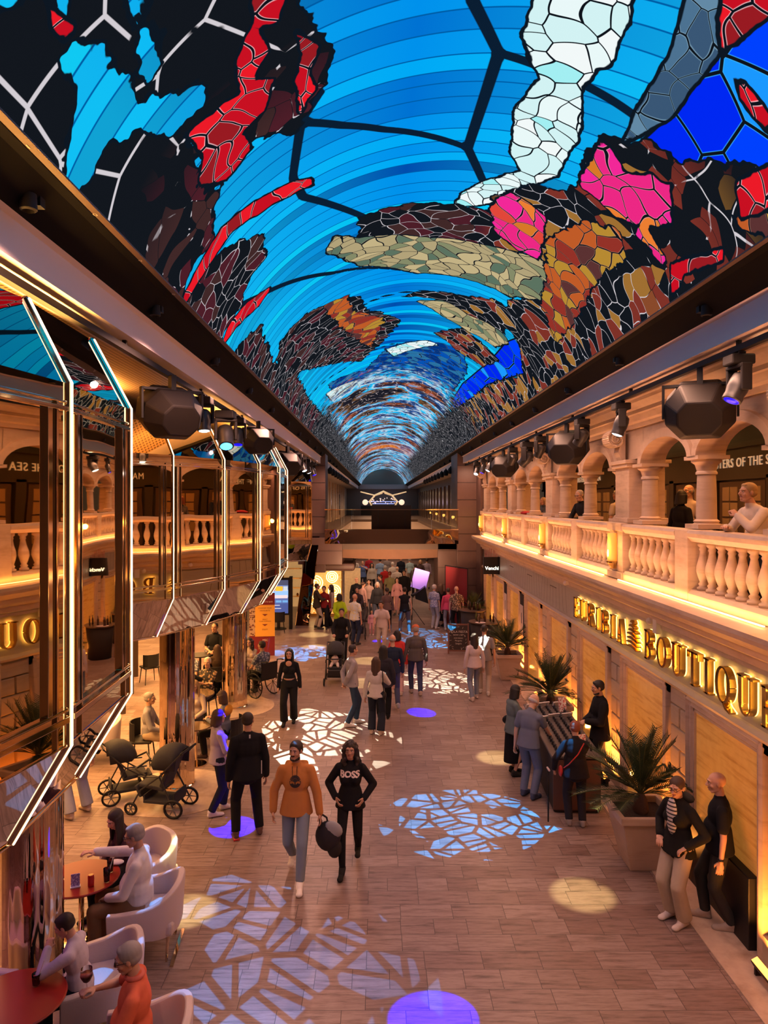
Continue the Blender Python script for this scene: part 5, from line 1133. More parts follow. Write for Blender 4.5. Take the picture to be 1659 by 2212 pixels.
pn = person(x, y, -8, 1.80, 'person in a grey T-shirt with white shoulders and beige trousers, seen from behind', ('tee', (.22, .22, .24)), ('jeans', (.42, .36, .30)), (.6, .55, .5), ('crop', 'dark'), 1, legs='step')
x, y = F(738, 1440)
pn = person(x, y, 178, 1.76, 'person all in black pushing the black stroller with a baby in it', ('long', BLK), ('trousers', BLK), (.05, .05, .05), ('short', 'dark'), 1, arms=('push', 'push'), look=(0, 4), legs='step')
# ---- sales table group
pn = person(2.42, 12.75, -78, 1.64, 'person with bobbed black hair in a teal top and black skirt at the sales table', ('jacket', (.13, .17, .17)), ('skirt', BLK), (.03, .03, .03), ('bob', 'black'), 0, arms=('front', 'front'), look=(0, -18), female=True, fat=1.05)
attach(pn, 'handbag', MB().ball((-.26, .0, .98), (.05, .12, .09), 10, 8), BLACK)
pn = person(2.48, 11.75, -42, 1.74, 'bald person in a short-sleeved grey blue shirt leaning over the sales table', ('shirt', (.14, .16, .22)), ('trousers', (.13, .15, .22)), (.06, .07, .12), ('balding', 'white'), 3, arms=('down', 'reach'), look=(-10, -24), lean=10, fat=1.12)
pn = person(2.98, 10.72, -4, 1.60, 'short-haired person in black with a thin red bag strap and walking cane', ('jacket', (.018, .016, .018)), ('trousers', (.02, .02, .028)), (.35, .3, .28), ('short', 'red'), 0, arms=('down', 'reach'), look=(0, -18), female=True, fat=1.25, targets=((-.33, .12, .90), None))
attach(pn, 'bag_strap', MB().tube([(.10, -.16, 1.42), (0, -.19, 1.25), (-.14, -.165, 1.08), (-.20, -.06, .98)], .009, 6).ball((-.24, .02, .90), (.04, .08, .09), 10, 8), mat((.55, .03, .02), .5))
ck = empty('walking_cane', (2.60, 10.86, 0), 0, 'thin black walking cane under the hand of the stout figure in black', 'cane'); MB().cone((0, 0, .01), (0, 0, .80), .012, .012, 8).build('shaft', BLACK, ck); MB().cone((0, -.06, .81), (0, .06, .81), .016, .016, 8).build('handle', mat((.5,.4,.4), .5), ck)
pn = person(3.86, 12.35, 92, 1.82, 'dark-haired bearded salesperson in a black suit with folded hands behind the sales table', ('coat', BLK), ('trousers', BLK), (.02, .02, .02), ('short', 'black'), 1, arms=('front', 'front'), look=(0, -8)); beard(pn, 'black')
x, y = F(1466, 1990)
pn = person(x, y, 118, 1.72, 'person in a black puffer jacket, striped top and wide cream trousers near the big planter', ('jacket', (.015, .015, .014)), ('wide', (.52, .43, .32)), (.72, .62, .55), ('ponytail', 'brown'), 0, arms=('pocket', 'pocket'), look=(14, -10), female=True, fat=1.05); glasses(pn)
attach(pn, 'striped_top', MB().ball((0, .118, 1.28), (.075, .035, .22), 12, 10), striped((.7,.65,.6), (.03,.03,.03), 70))
attach(pn, 'jacket_hood', MB().ball((0, -.11, 1.46), (.13, .07, .06), 12, 8), mat((.02, .018, .016), .8))
pn = person(3.95, 8.2, 70, 1.80, 'bald person in a black T-shirt and dark jeans with grey trainers by the wall', ('tee', BLK), ('jeans', (.035, .035, .035)), (.42, .34, .29), ('bald', 'dark'), 0, arms=('down', 'down'), look=(8, -6), fat=1.12, legs='step2')
attach(pn, 'watch', MB().lathe([(.032, -.01), (.034, 0), (.032, .01)], pn['wr'][0]+V(0, 0, .04), 10), BLACK)
# ------------------------------------------------------------------ lounge
PINKS = (.62, .54, .56)
pn = person(-2.62, 7.75, 95, 1.78, 'stout grey-haired person in a white shirt and brown trousers seated with a straw drink', ('shirt', (.70, .66, .68), 1), ('trousers', (.24, .13, .07)), (.05, .04, .04), ('short', 'grey'), 0, legs='sit', seat=.47, arms=('lap', 'reach'), look=(0, -14), fat=1.28, targets=(None, (.12, .50, 1.02))); glasses(pn)
attach(pn, 'watch', MB().lathe([(.034, -.014), (.036, 0), (.034, .014)], pn['wr'][0].lerp(pn['el'][0], .1), 12, M=Matrix.Rotation(PI/2, 3, 'X')), BLACK)
pn = person(-3.0, 8.52, 138, 1.64, 'person with long dark hair in a dark plum blouse reaching over the red table', ('shirt', (.05, .022, .026), 1), ('trousers', BLK), (.02, .02, .02), ('long', 'dark'), 0, legs='sit', seat=.45, arms=('reach', 'lap'), lean=12, look=(0, -22), female=True)
pn = person(-2.68, 6.38, 95, 1.48, 'young person in a pale shirt and tie stirring a red cup at the lower table', ('shirt', (.55, .50, .58), 1), ('trousers', NAVY), (.03, .03, .03), ('short', 'dark'), 0, legs='sit', seat=.46, arms=('chin', 'table'), lean=10, look=(0, -22))
attach(pn, 'necktie', MB().cone(pn['sp']((0, .12, .44)), pn['sp']((0, .14, .20)), .012, .028, 8, flat=.35), mat(NAVY, .6))
pn = person(-1.97, 5.72, 100, 1.72, 'grey-haired person in a coral orange polo shirt holding a stemmed glass', ('tee', (.72, .16, .08)), ('trousers', NAVY), (.1, .1, .1), ('short', 'grey'), 0, legs='sit', seat=.47, arms=('lap', 'table'), look=(8, -14), fat=1.22, targets=(None, (.16, .36, .92))); glasses(pn)
attach(pn, 'collar', MB().lathe([(.072, -.02), (.085, .0), (.075, .02)], pn['sp']((0, .0, .525)), 16), mat((.65, .15, .10), .8))
pn = person(-2.98, 5.15, -15, 1.64, 'blond-haired person in black at the lower left corner of the lounge', ('long', BLK), ('trousers', BLK), (.02, .02, .02), ('bob', 'blond'), 0, legs='sit', seat=.46, arms=('lap', 'lap'), female=True)
x, y = F(172, 1762)
person(x, y, 60, 1.78, 'person in loose pale jeans standing behind the near mirrored bay', ('long', (.2, .2, .25)), ('wide', (.26, .27, .36)), (.45, .36, .3), ('short', 'brown'), 0, legs='apart')
# cafe tables under the second bay
PR = printed((.035, .03, .028), (.40, .26, .14), 16); PRB = printed((.10, .12, .18), (.45, .45, .50), 20)
pn = person(-3.92, 16.25, 165, 1.74, 'bald white-haired person in a dark patterned shirt sitting with folded arms', ('tee', PR), ('trousers', (.05, .045, .05)), (.05, .04, .04), ('crop', 'white'), 0, legs='sit', seat=.46, arms=('cross', 'cross'), look=(12, 0), fat=1.1)
pn = person(-2.95, 13.55, 82, 1.64, 'person with short auburn hair and a mustard scarf reading a phone, legs crossed', ('long', (.16, .17, .20)), ('trousers', BLK), (.05, .03, .03), ('bob', 'brown'), 0, legs='cross', seat=.46, arms=('phone', 'phone'), look=(0, -18), female=True)
attach(pn, 'scarf', MB().ball(pn['sp']((0, -.07, .40)), (.17, .09, .11), 14, 10), cl((.65, .28, .03)))
pn = person(-3.72, 14.35, 175, 1.66, 'person in a cream sweater with blond hair, half hidden by the gold column', ('long', (.62, .50, .40)), ('trousers', (.05, .04, .04)), (.1,.1,.1), ('long', 'blond'), 0, legs='sit', seat=.46, arms=('lap', 'lap'), look=(10, -15), female=True)
pn = person(-4.32, 13.3, -85, 1.7, 'person in a grey knit on a black chair left of the second gold column', ('long', (.30, .28, .30)), ('trousers', (.45, .33, .22)), (.1,.1,.1), ('short', 'grey'), 0, legs='sit', seat=.46, arms=('lap', 'lap'))
person(-4.25, 18.4, 170, 1.80, 'waiting staff person in a black shirt standing by the small round bar table', ('shirt', BLK), ('trousers', BLK), (.02,)*3, ('crop', 'black'), 1, arms=('front', 'front'))
person(-4.08, 17.9, 10, 1.64, 'person with long brown hair seated with back turned among the cafe tables', ('long', (.05, .03, .02)), ('trousers', BLK), (.02,)*3, ('long', 'brown'), 0, legs='sit', seat=.46, arms=('lap', 'lap'), female=True)
person(-4.45, 19.3, 178, 1.76, 'dark-haired person in a blue patterned shirt sitting in front of the staff member', ('tee', PRB), ('trousers', BLK), (.02,)*3, ('short', 'dark'), 1, legs='sit', seat=.5, arms=('lap', 'lap'))
person(-4.55, 17.2, 150, 1.74, 'person in a patterned blue shirt seated at the left of the black bar table', ('tee', PRB), ('trousers', BLK), (.02,)*3, ('crop', 'dark'), 0, legs='sit', seat=.5, arms=('lap', 'chin'))
person(-4.35, 16.0, -150, 1.66, 'person in black holding something to the mouth beside the patterned shirt', ('long', BLK), ('trousers', BLK), (.02,)*3, ('long', 'dark'), 0, legs='sit', seat=.46, arms=('chin', 'lap'), female=True)
pn = person(-2.95, 17.95, 50, 1.72, 'person in a blue patterned shirt sitting in the black wheelchair', ('tee', PRB), ('trousers', BLK), (.05,)*3, ('short', 'dark'), 1, legs='sit', seat=.5, arms=('lap', 'lap'), look=(10, 0), fat=1.1)
person(-3.42, 18.75, 190, 1.66, 'person with dark curly hair and a cream wrap sitting across from the wheelchair', ('long', (.60, .48, .38)), ('trousers', (.3,.2,.15)), (.05,)*3, ('curly', 'dark'), 0, legs='sit', seat=.46, arms=('cross', 'lap'), look=(-15, 0), female=True)
person(-5.2, 13.4, 110, 1.66, 'person in a black dress in the pink tub chair behind the strollers', ('shirt', BLK), ('skirt', BLK), (.02,)*3, ('bob', 'dark'), 0, legs='sit', seat=.46, arms=('lap', 'lap'), female=True)
# ------------------------------------------------------------------ balcony
pn = person(4.72, 8.62, 98, 1.76, 'grey blond person in a white shirt leaning on the stone rail, chin on hand', ('shirt', (.70, .60, .50), 1), ('trousers', NAVY), (.1,)*3, ('short', 'blond'), 0, z=3.45, arms=('chin', 'rail'), lean=24, look=(0, 10), fat=1.15, targets=(None, (.02, .52, 1.14)))
pn = person(5.3, 12.4, -70, 1.68, 'person with black hair and black coat, back turned behind the balcony rail', ('coat', BLK), ('trousers', BLK), (.02,)*3, ('bob', 'black'), 0, z=3.45, female=True, fat=1.15)
person(5.75, 13.1, 110, 1.80, 'bald person in a white shirt farther back on the balcony, beside the black coat', ('shirt', (.6, .5, .42)), ('trousers', BLK), (.02,)*3, ('balding', 'grey'), 0, z=3.45)
pn = person(4.70, 16.1, 118, 1.78, 'person with glasses in a black sweater leaning over the middle of the balcony', ('long', BLK), ('trousers', BLK), (.02,)*3, ('crop', 'grey'), 0, z=3.45, arms=('rail', 'rail'), lean=14, look=(5, -10)); glasses(pn)
person(4.72, 20.0, 125, 1.62, 'blond person with a red cloth over the rail, farthest along the balcony', ('long', (.10, .12, .14)), ('trousers', BLK), (.02,)*3, ('bob', 'blond'), 0, z=3.45, arms=('rail', 'rail'), lean=10, female=True)
tag(MB().ball((4.18, 20.1, 4.60), (.16, .22, .05), 12, 8).build('red_cloth', mat((.5, .02, .02), .8), smooth=True), 'red cloth lying on the stone balcony rail under the blond head', 'cloth')
person(5.5, 15.3, -100, 1.66, 'person with reddish hair in a grey top walking along the balcony', ('long', (.15, .14, .13)), ('trousers', BLK), (.02,)*3, ('bob', 'red'), 0, z=3.45, female=True)
person(5.6, 16.6, 30, 1.76, 'pale-shirted person standing behind the round columns in mid balcony', ('shirt', (.5, .42, .34)), ('trousers', BLK), (.02,)*3, ('short', 'grey'), 0, z=3.45)
# ------------------------------------------------------------------ crowd at the far end (x from image column, depth from head height)
def crowd(px, hy, face, H, label, top, bottom, hair, **k):
    Y = (4.9-.93*H)*1530/(hy-1085); return person((px-818)/1530*Y, Y, face, H, label, top, bottom, k.pop('shoe', (.06,)*3), hair, k.pop('skin', 0), detail=0, **k)
C = crowd
C(684, 1266, -70, 1.78, 'person in a brown jacket and pale trousers checking a phone by the gold screen', ('jacket', (.05, .04, .03)), ('trousers', (.42, .35, .30)), ('crop', 'dark'), arms=('phone', 'phone'), legs='apart')
C(700, 1271, 180, 1.68, 'person in dark red before the gold screen, between two companions', ('long', (.22, .02, .02)), ('wide', BLK), ('short', 'dark'), female=True)
C(716, 1268, 100, 1.70, 'long-haired person in cream and black standing right of the gold screen swirl', ('long', (.4, .32, .26)), ('wide', BLK), ('long', 'black'), female=True)
C(733, 1288, 12, 1.70, 'person in a bright lime yellow jacket with crossbody strap, hands behind back', ('jacket', (.42, .62, .02)), ('trousers', BLK), ('bob', 'black'), female=True, arms=('behind', 'behind'))
C(766, 1289, -30, 1.78, 'bald person in a glowing white printed T-shirt and dark jeans, back turned', ('tee', printed((.75, .78, .75), (.85, .75, .35), 18)), ('trousers', (.03, .04, .08)), ('bald', 'dark'))
C(803, 1322, 180, .92, 'toddler in pink pyjamas standing alone in front of the crowd', ('long', (.70, .36, .38)), ('trousers', (.70, .36, .38)), ('short', 'blond'), shoe=(.7,.6,.6))
C(826, 1302, 165, 1.76, 'person in a white T-shirt and beige trousers with blue lit arm, leaning forward', ('tee', (.62, .52, .50)), ('trousers', (.46, .38, .34)), ('short', 'dark'), lean=14, legs='step', arms=('down', 'reach'), skin=1)
C(874, 1274, 0, 1.78, 'person in a black vest over a white T-shirt beside the light stand', ('vest', BLK), ('trousers', (.12, .09, .09)), ('crop', 'dark'), legs='apart', shoe=(.7,.65,.6))
C(772, 1273, 170, 1.70, 'person in a dark sports jacket with white sleeve stripes pushing a pram', ('jacket', (.04, .03, .035)), ('wide', BLK), ('ponytail', 'black'), arms=('push', 'push'), female=True)
C(770, 1252, 180, 1.76, 'bald person in a black top behind the striped sports jacket', ('long', BLK), ('trousers', BLK), ('bald', 'dark'))
C(784, 1262, -50, 1.66, 'person in a dusty pink top with brown hair in the crowd', ('long', (.45, .27, .24)), ('trousers', (.1,.08,.08)), ('bun', 'brown'), female=True)
C(797, 1256, 170, 1.66, 'person in a cream blouse facing the bald black top', ('long', (.50, .36, .32)), ('trousers', (.1,.1,.12)), ('bun', 'dark'), female=True)
C(815, 1262, 180, 1.70, 'person in a black cardigan over a grey top, short grey hair', ('jacket', (.03,.03,.035)), ('jeans', (.08,.1,.14)), ('bob', 'grey'), female=True)
C(836, 1275, 5, 1.68, 'person in a taupe brown top with black ponytail, back turned', ('long', (.16, .10, .09)), ('trousers', BLK), ('ponytail', 'black'), female=True)
C(842, 1239, 0, 1.76, 'person in an olive shirt and orange cap at the centre of the crowd', ('tee', (.34, .32, .16)), ('trousers', BLK), ('short', 'red'))
C(822, 1246, 90, 1.72, 'person in a grey brown top left of the olive shirt', ('long', (.16, .12, .11)), ('trousers', BLK), ('short', 'brown'))
C(873, 1236, 175, 1.82, 'tall bearded person in black at the right middle of the crowd', ('coat', (.02,.018,.02)), ('trousers', BLK), ('short', 'dark'))
C(858, 1252, 170, 1.66, 'person in a patterned pink dress right of the black ponytail', ('long', (.5,.25,.25)), ('skirt', (.4,.2,.2)), ('bob', 'dark'), female=True)
C(832, 1226, 0, 1.78, 'person in a dark red printed T-shirt, back turned', ('tee', (.35, .02, .02)), ('trousers', BLK), ('short', 'grey'))
C(821, 1210, 0, 1.76, 'person in a light blue shirt with a dark shoulder strap', ('tee', (.25, .38, .60)), ('jeans', JE), ('short', 'dark'))
C(848, 1218, 20, 1.70, 'white-shirted person with cropped pale hair behind the olive shirt', ('tee', (.6,.55,.5)), ('trousers', BE), ('short', 'white'))
C(858, 1228, -10, 1.72, 'person in a striped off-white shirt next to the tall black coat', ('shirt', (.5,.44,.4)), ('trousers', BLK), ('balding', 'grey'))
C(784, 1215, 170, 1.78, 'person in a royal blue polo drinking near the passage entrance', ('tee', (.10, .17, .42)), ('jeans', NAVY), ('crop', 'dark'), arms=('chin', 'down'))
C(803, 1220, 190, 1.66, 'dark-haired person in a pale grey jacket with shoulder bag', ('jacket', (.45,.42,.38)), ('trousers', BLK), ('curly', 'black'), female=True)
C(766, 1208, -10, 1.80, 'person in a white T-shirt and dark shorts at the left edge of the passage', ('tee', (.6,.55,.52)), ('trousers', BLK), ('short', 'dark'))
C(886, 1209, 10, 1.74, 'person in a pale teal T-shirt bending away in the far passage', ('tee', (.30, .42, .45)), ('trousers', BE), ('short', 'grey'), lean=15)
C(897, 1222, 0, 1.76, 'person in dark brown near the reflector, back turned', ('long', (.06,.04,.035)), ('trousers', BLK), ('short', 'dark'))
C(908, 1213, 180, 1.70, 'blond person in a dark top at the right end of the far passage', ('long', (.08,.05,.05)), ('trousers', BLK), ('bob', 'blond'), female=True)
C(922, 1210, 0, 1.76, 'person in a lilac white sleeve behind the photo reflector', ('long', (.4,.33,.42)), ('trousers', BE), ('short', 'dark'))
C(836, 1205, 0, 1.74, 'person in grey farthest back in the passage, left of two others', ('long', (.25,.22,.22)), ('trousers', BLK), ('short', 'dark'))
C(866, 1206, 180, 1.74, 'person in navy farthest back in the passage, right of two others', ('long', NAVY), ('trousers', BLK), ('short', 'brown'))
C(797, 1204, 0, 1.70, 'person in crimson farthest back in the passage by the left wall', ('long', (.4,.03,.05)), ('trousers', BLK), ('short', 'dark'))
C(938, 1268, -40, 1.74, 'white-haired person in a blue patterned shirt left of the right-hand group', ('tee', printed((.25,.27,.45), (.55,.55,.62), 22)), ('trousers', (.4,.38,.42)), ('short', 'white'), shoe=(.6,.55,.55))
C(952, 1266, 20, 1.72, 'person in a long black dress in the right-hand group', ('long', BLK), ('skirt', BLK), ('long', 'brown'), female=True)
C(968, 1275, 0, 1.66, 'person in a hot pink top with pale sleeves in the right-hand group', ('long', (.62, .07, .14)), ('jeans', (.30,.30,.38)), ('crop', 'brown'), shoe=(.5,.45,.45))
C(977, 1263, 150, 1.68, 'dark-haired person carrying a pale tote in the right-hand group', ('long', (.25,.04,.05)), ('trousers', (.12,.13,.2)), ('bob', 'black'), female=True)
C(986, 1272, 8, 1.78, 'bald person in a floral shirt and black trousers in the right-hand group', ('tee', printed((.10,.06,.04), (.50,.35,.22), 18)), ('trousers', BLK), ('bald', 'dark'), fat=1.1)
C(958, 1257, 180, 1.62, 'red-haired short person at the back of the right-hand group', ('long', (.3,.05,.08)), ('trousers', BLK), ('bob', 'red'), female=True)
bpy.data.scenes.remove(TS)
# ------------------------------------------------------------------ furniture and props
LEA = mat((.60, .50, .47), .45, bump=.15, ns=30); REDT = mat((.28, .02, .012), .3, spec=.3)
def tub_chair(x, y, face, label, loaded=False):
    t = empty('tub_armchair', (x, y, 0), math.radians(face), label, 'armchair', 'pale leather tub armchairs')
    s = MB(); n = 22; pts = []
    def pr(a): return (.40*math.copysign(abs(math.sin(a))**.75, math.sin(a)), -.36*math.copysign(abs(math.cos(a))**.75, math.cos(a)))
    vs = []; fs = []
    for i in range(n+1):
        a = -2.15+4.3*i/n; u, v = pr(a); h = .60+.20*max(0, math.cos(a*.85))**1.2; ta = .92
        if abs(a) > 1.57: u = math.copysign(.40, a); v = .12+(abs(a)-1.57)*.42
        for (k, z) in ((ta, .30), (1, h-.03), (.97, h), (.82, h), (.79, h-.03), (.74, .30)): vs.append((u*k, v*k if v < 0 else v*(k if abs(a) < 1.57 else 1), z))
    for i in range(n):
        for j in range(6): fs.append((i*6+j, i*6+(j+1) % 6, (i+1)*6+(j+1) % 6, (i+1)*6+j))
    fs += [tuple(range(6)), tuple(n*6+j for j in range(6))[::-1]]
    s.add(vs, fs).build('tub_shell', LEA, t, auto=True, bevel=.012)
    MB().bb(-.315, .315, -.30, .36, .30, .455).build('seat_cushion', LEA, t, bevel=.04)
    for sx in (-1, 1):
        for sy in (-1, 1): MB().cone((sx*.24, sy*.22, .02), (sx*.26, sy*.24, .31), .014, .018, 8).build('leg', CHROME, t)
    MB().bb(-.33, .33, -.31, -.27, .005, .02).bb(-.33, .33, .25, .29, .005, .02).build('foot_plate', CHROME, t)
tub_chair(-2.50, 7.76, 95, 'pale tub armchair holding the stout figure in a white shirt')
tub_chair(-2.88, 8.68, 140, 'pale tub armchair behind the red table, mostly hidden by a plum blouse')
tub_chair(-2.56, 6.60, 112, 'pale tub armchair with wide empty seat at the lower left')
tub_chair(-1.86, 5.70, 102, 'pale tub armchair under the coral orange polo shirt')
tub_chair(-3.68, 6.15, -90, 'purple lit tub armchair cut by the left edge of the picture')
tub_chair(-2.95, 5.05, -15, 'tub armchair in the lower left corner under the blond head')
tub_chair(-5.28, 13.5, 110, 'pinkish tub armchair in the cafe behind the strollers')
def lounge_table(x, y, label):
    t = empty('round_table', (x, y, 0), 0, label, 'table', 'red lacquer lounge tables')
    MB().lathe([(.36, .70), (.40, .715), (.41, .73), (.40, .74)], (0,0,0), 40).build('table_top', REDT, t, auto=True)
    MB().lathe([(.03, .03), (.03, .70)], (0,0,0), 12).build('pedestal', CHROME, t, smooth=True)
    MB().lathe([(.24, 0), (.24, .015), (.05, .03)], (0,0,0), 24).build('base', CHROME, t)
lounge_table(-3.30, 7.86, 'dark red round table with two clear drinks and a can'); lounge_table(-3.05, 5.93, 'dark red round table in the lower left corner')
gm_, N, bs = newmat('glass'); bs.inputs['Base Color'].default_value = (1, 1, 1, 1); bs.inputs['Transmission Weight'].default_value = 1; bs.inputs['Roughness'].default_value = .02; bs.inputs['IOR'].default_value = 1.3
def tumbler(x, y, z, label, straw=True, liquid=(.9, .88, .82), h=.14):
    t = empty('drinking_glass', (x, y, z), 0, label, 'glass', 'drinks on the lounge tables')
    MB().lathe([(.028, 0), (.030, .004), (.036, h), (.034, h), (.027, .008), (.0, .008)], (0,0,0), 18, False).build('glass_body', gm_, t, smooth=True)
    MB().lathe([(.026, .012), (.032, h*.75)], (0,0,0), 16).build('drink', mat(liquid, .3), t)
    if straw: MB().cone((0, 0, .02), (.06, .02, h+.10), .004, .004, 6).build('straw', mat((.8,.75,.75), .5), t)
T1 = .741
tumbler(-3.02, 7.97, T1, 'tall glass with straw at the far edge of the red table', False); tumbler(-2.98, 7.76, T1, 'tall clear drink with mint and a long white straw', True, (.45, .48, .38), .15)
tumbler(-3.30, 5.80, T1, 'clear drink with straw at the left of the lower red table'); tumbler(-3.12, 5.62, T1, 'large empty glass mug on the lower red table', False, h=.16)
tumbler(-2.95, 6.10, T1, 'small red drink cup with straw held on the lower red table', True, (.55, .08, .06), .10)
t = empty('wine_glass', (-2.40, 5.82, .86), 0, 'stemmed glass of pink cocktail in front of the coral polo', 'glass'); MB().lathe([(.035, 0), (.005, .006), (.005, .09), (.03, .11), (.05, .15), (.045, .21)], (0,0,0), 18, False).build('glass_body', gm_, t, smooth=True); MB().lathe([(.01, .10), (.03, .112), (.046, .15), (.045, .17)], (0,0,0), 16).build('drink', mat((.65, .12, .10), .3), t, smooth=True)
t = empty('soda_can', (-3.12, 7.68, T1), 0, 'red soda can near the front edge of the red table', 'can'); MB().lathe([(.028, 0), (.033, .006), (.033, .108), (.027, .12)], (0,0,0), 18).build('can_body', mat((.5, .03, .03), .3, .5), t, auto=True); MB().lathe([(.026, .119), (.026, .122)], (0,0,0), 16).build('lid', STEEL, t)
t = empty('menu_holder', (-3.28, 7.66, T1), .4, 'small purple menu card standing on the red table', 'menu'); MB().bb(-.05, .05, -.03, .03, 0, .01).build('stand', mat((.6,.6,.7), .2), t); MB().bb(-.045, .045, -.004, .004, .01, .14).build('card', printed((.25, .18, .5), (.6, .55, .8), 60), t)
t = empty('tealight', (-3.17, 7.84, T1), 0, 'tiny glowing candle light on the red table', 'candle'); MB().lathe([(.022, 0), (.022, .02)], (0,0,0), 14).build('cup', mat((.7,.6,.5), .4), t); MB().ball((0, 0, .026), (.008, .008, .012)).build('flame', mat((1,.7,.3), .5, emit=(1, .7, .3), es=8), t)
t = empty('folded_napkin', (-3.02, 8.15, T1), 0, 'folded pale napkin on a dish beside the far glass', 'napkin'); MB().ball((0, 0, .02), (.09, .06, .02), 12, 8).build('cloth', mat((.6,.55,.6), .8), t, smooth=True)
# cafe chairs and tables
def cafe_chair(x, y, face, label):
    t = empty('cafe_chair', (x, y, 0), math.radians(face), label, 'chair', 'black slim-legged cafe chairs')
    MB().bb(-.22, .22, -.20, .22, .42, .47).build('seat', DARK, t, bevel=.02)
    s = MB(); 
    for k in range(9):
        a = -1.2+2.4*k/8; b_ = -1.2+2.4*(k+1)/8
        if k < 8: s.add([(.24*math.sin(q), -.20*math.cos(q)*r_, z) for q in (a, b_) for r_ in (1, 1.1) for z in (.47, .80)], [(0,1,5,4), (2,6,7,3), (0,4,6,2), (1,3,7,5)])
    s.build('backrest', DARK, t)
    for sx in (-1, 1):
        for sy in (-1, 1): MB().cone((sx*.21, sy*.20, .01), (sx*.17, sy*.16, .42), .010, .014, 6).build('leg', BLACK, t)
cafe_chair(-3.95, 16.15, 165, 'black cafe chair under the patterned shirt with folded arms'); cafe_chair(-2.82, 13.55, 82, 'black cafe chair holding the mustard scarf reader')
cafe_chair(-3.75, 14.45, 175, 'black cafe chair under the cream sweater'); cafe_chair(-4.45, 13.3, -85, 'black cafe chair just left of the second gold column')
cafe_chair(-4.1, 17.8, 10, 'black cafe chair of the long brown hair, back turned'); cafe_chair(-4.45, 19.4, 178, 'black cafe chair by the staff member'); cafe_chair(-4.6, 17.3, 150, 'black cafe chair left of the bar table')
cafe_chair(-4.35, 16.1, -150, 'black cafe chair next to the left bar table guest'); cafe_chair(-3.42, 18.85, 190, 'black cafe chair across from the wheelchair'); cafe_chair(-6.2, 19.2, 40, 'empty black cafe chair at the far left of the bright floor')
cafe_chair(-3.75, 26.6, 10, 'empty black chair under the information screen'); cafe_chair(-4.2, 26.2, -40, 'second empty black chair left of the information screen')
for (x, y, r, z, lb) in ((-3.95, 15.45, .36, .74, 'brass topped round table before the folded arms'), (-3.42, 13.25, .28, .72, 'small round cafe table with saucer beside the gold column'), (-4.55, 18.05, .30, 1.02, 'small high black round table where the staff member stands')):
    t = empty('cafe_table', (x, y, 0), 0, lb, 'table', 'round cafe tables'); MB().lathe([(r-.02, z-.03), (r, z-.02), (r, z)], (0,0,0), 32).build('table_top', mat((.30, .20, .11), .15, .6) if z < 1 else DARK, t); MB().lathe([(.03, .02), (.03, z-.03)], (0,0,0), 12).build('pedestal', CHROME, t); MB().lathe([(.2, 0), (.2, .02)], (0,0,0), 20).build('base', CHROME, t)
tag(MB().bb(-4.1, -3.92, 15.38, 15.50, .741, .752).build('menu_card', mat((.75,.7,.65), .6)), 'white menu card lying on the brass topped table', 'menu')
for i, (x, y, c) in enumerate(((-6.1, 16.9, 'nearest'), (-6.5, 18.6, 'middle'), (-7.0, 20.4, 'farthest'))):
    t = empty('shelf_divider', (x, y, 0), .35, '%s tall dark divider panel at the left of the cafe' % c, 'divider'); MB().bb(-.06, .06, -.55, .55, 0, 1.75).build('panel', mat((.06, .035, .025), .3), t, bevel=.01); MB().bb(-.08, .08, -.57, .57, 1.75, 1.79).build('top_rail', GOLD, t)
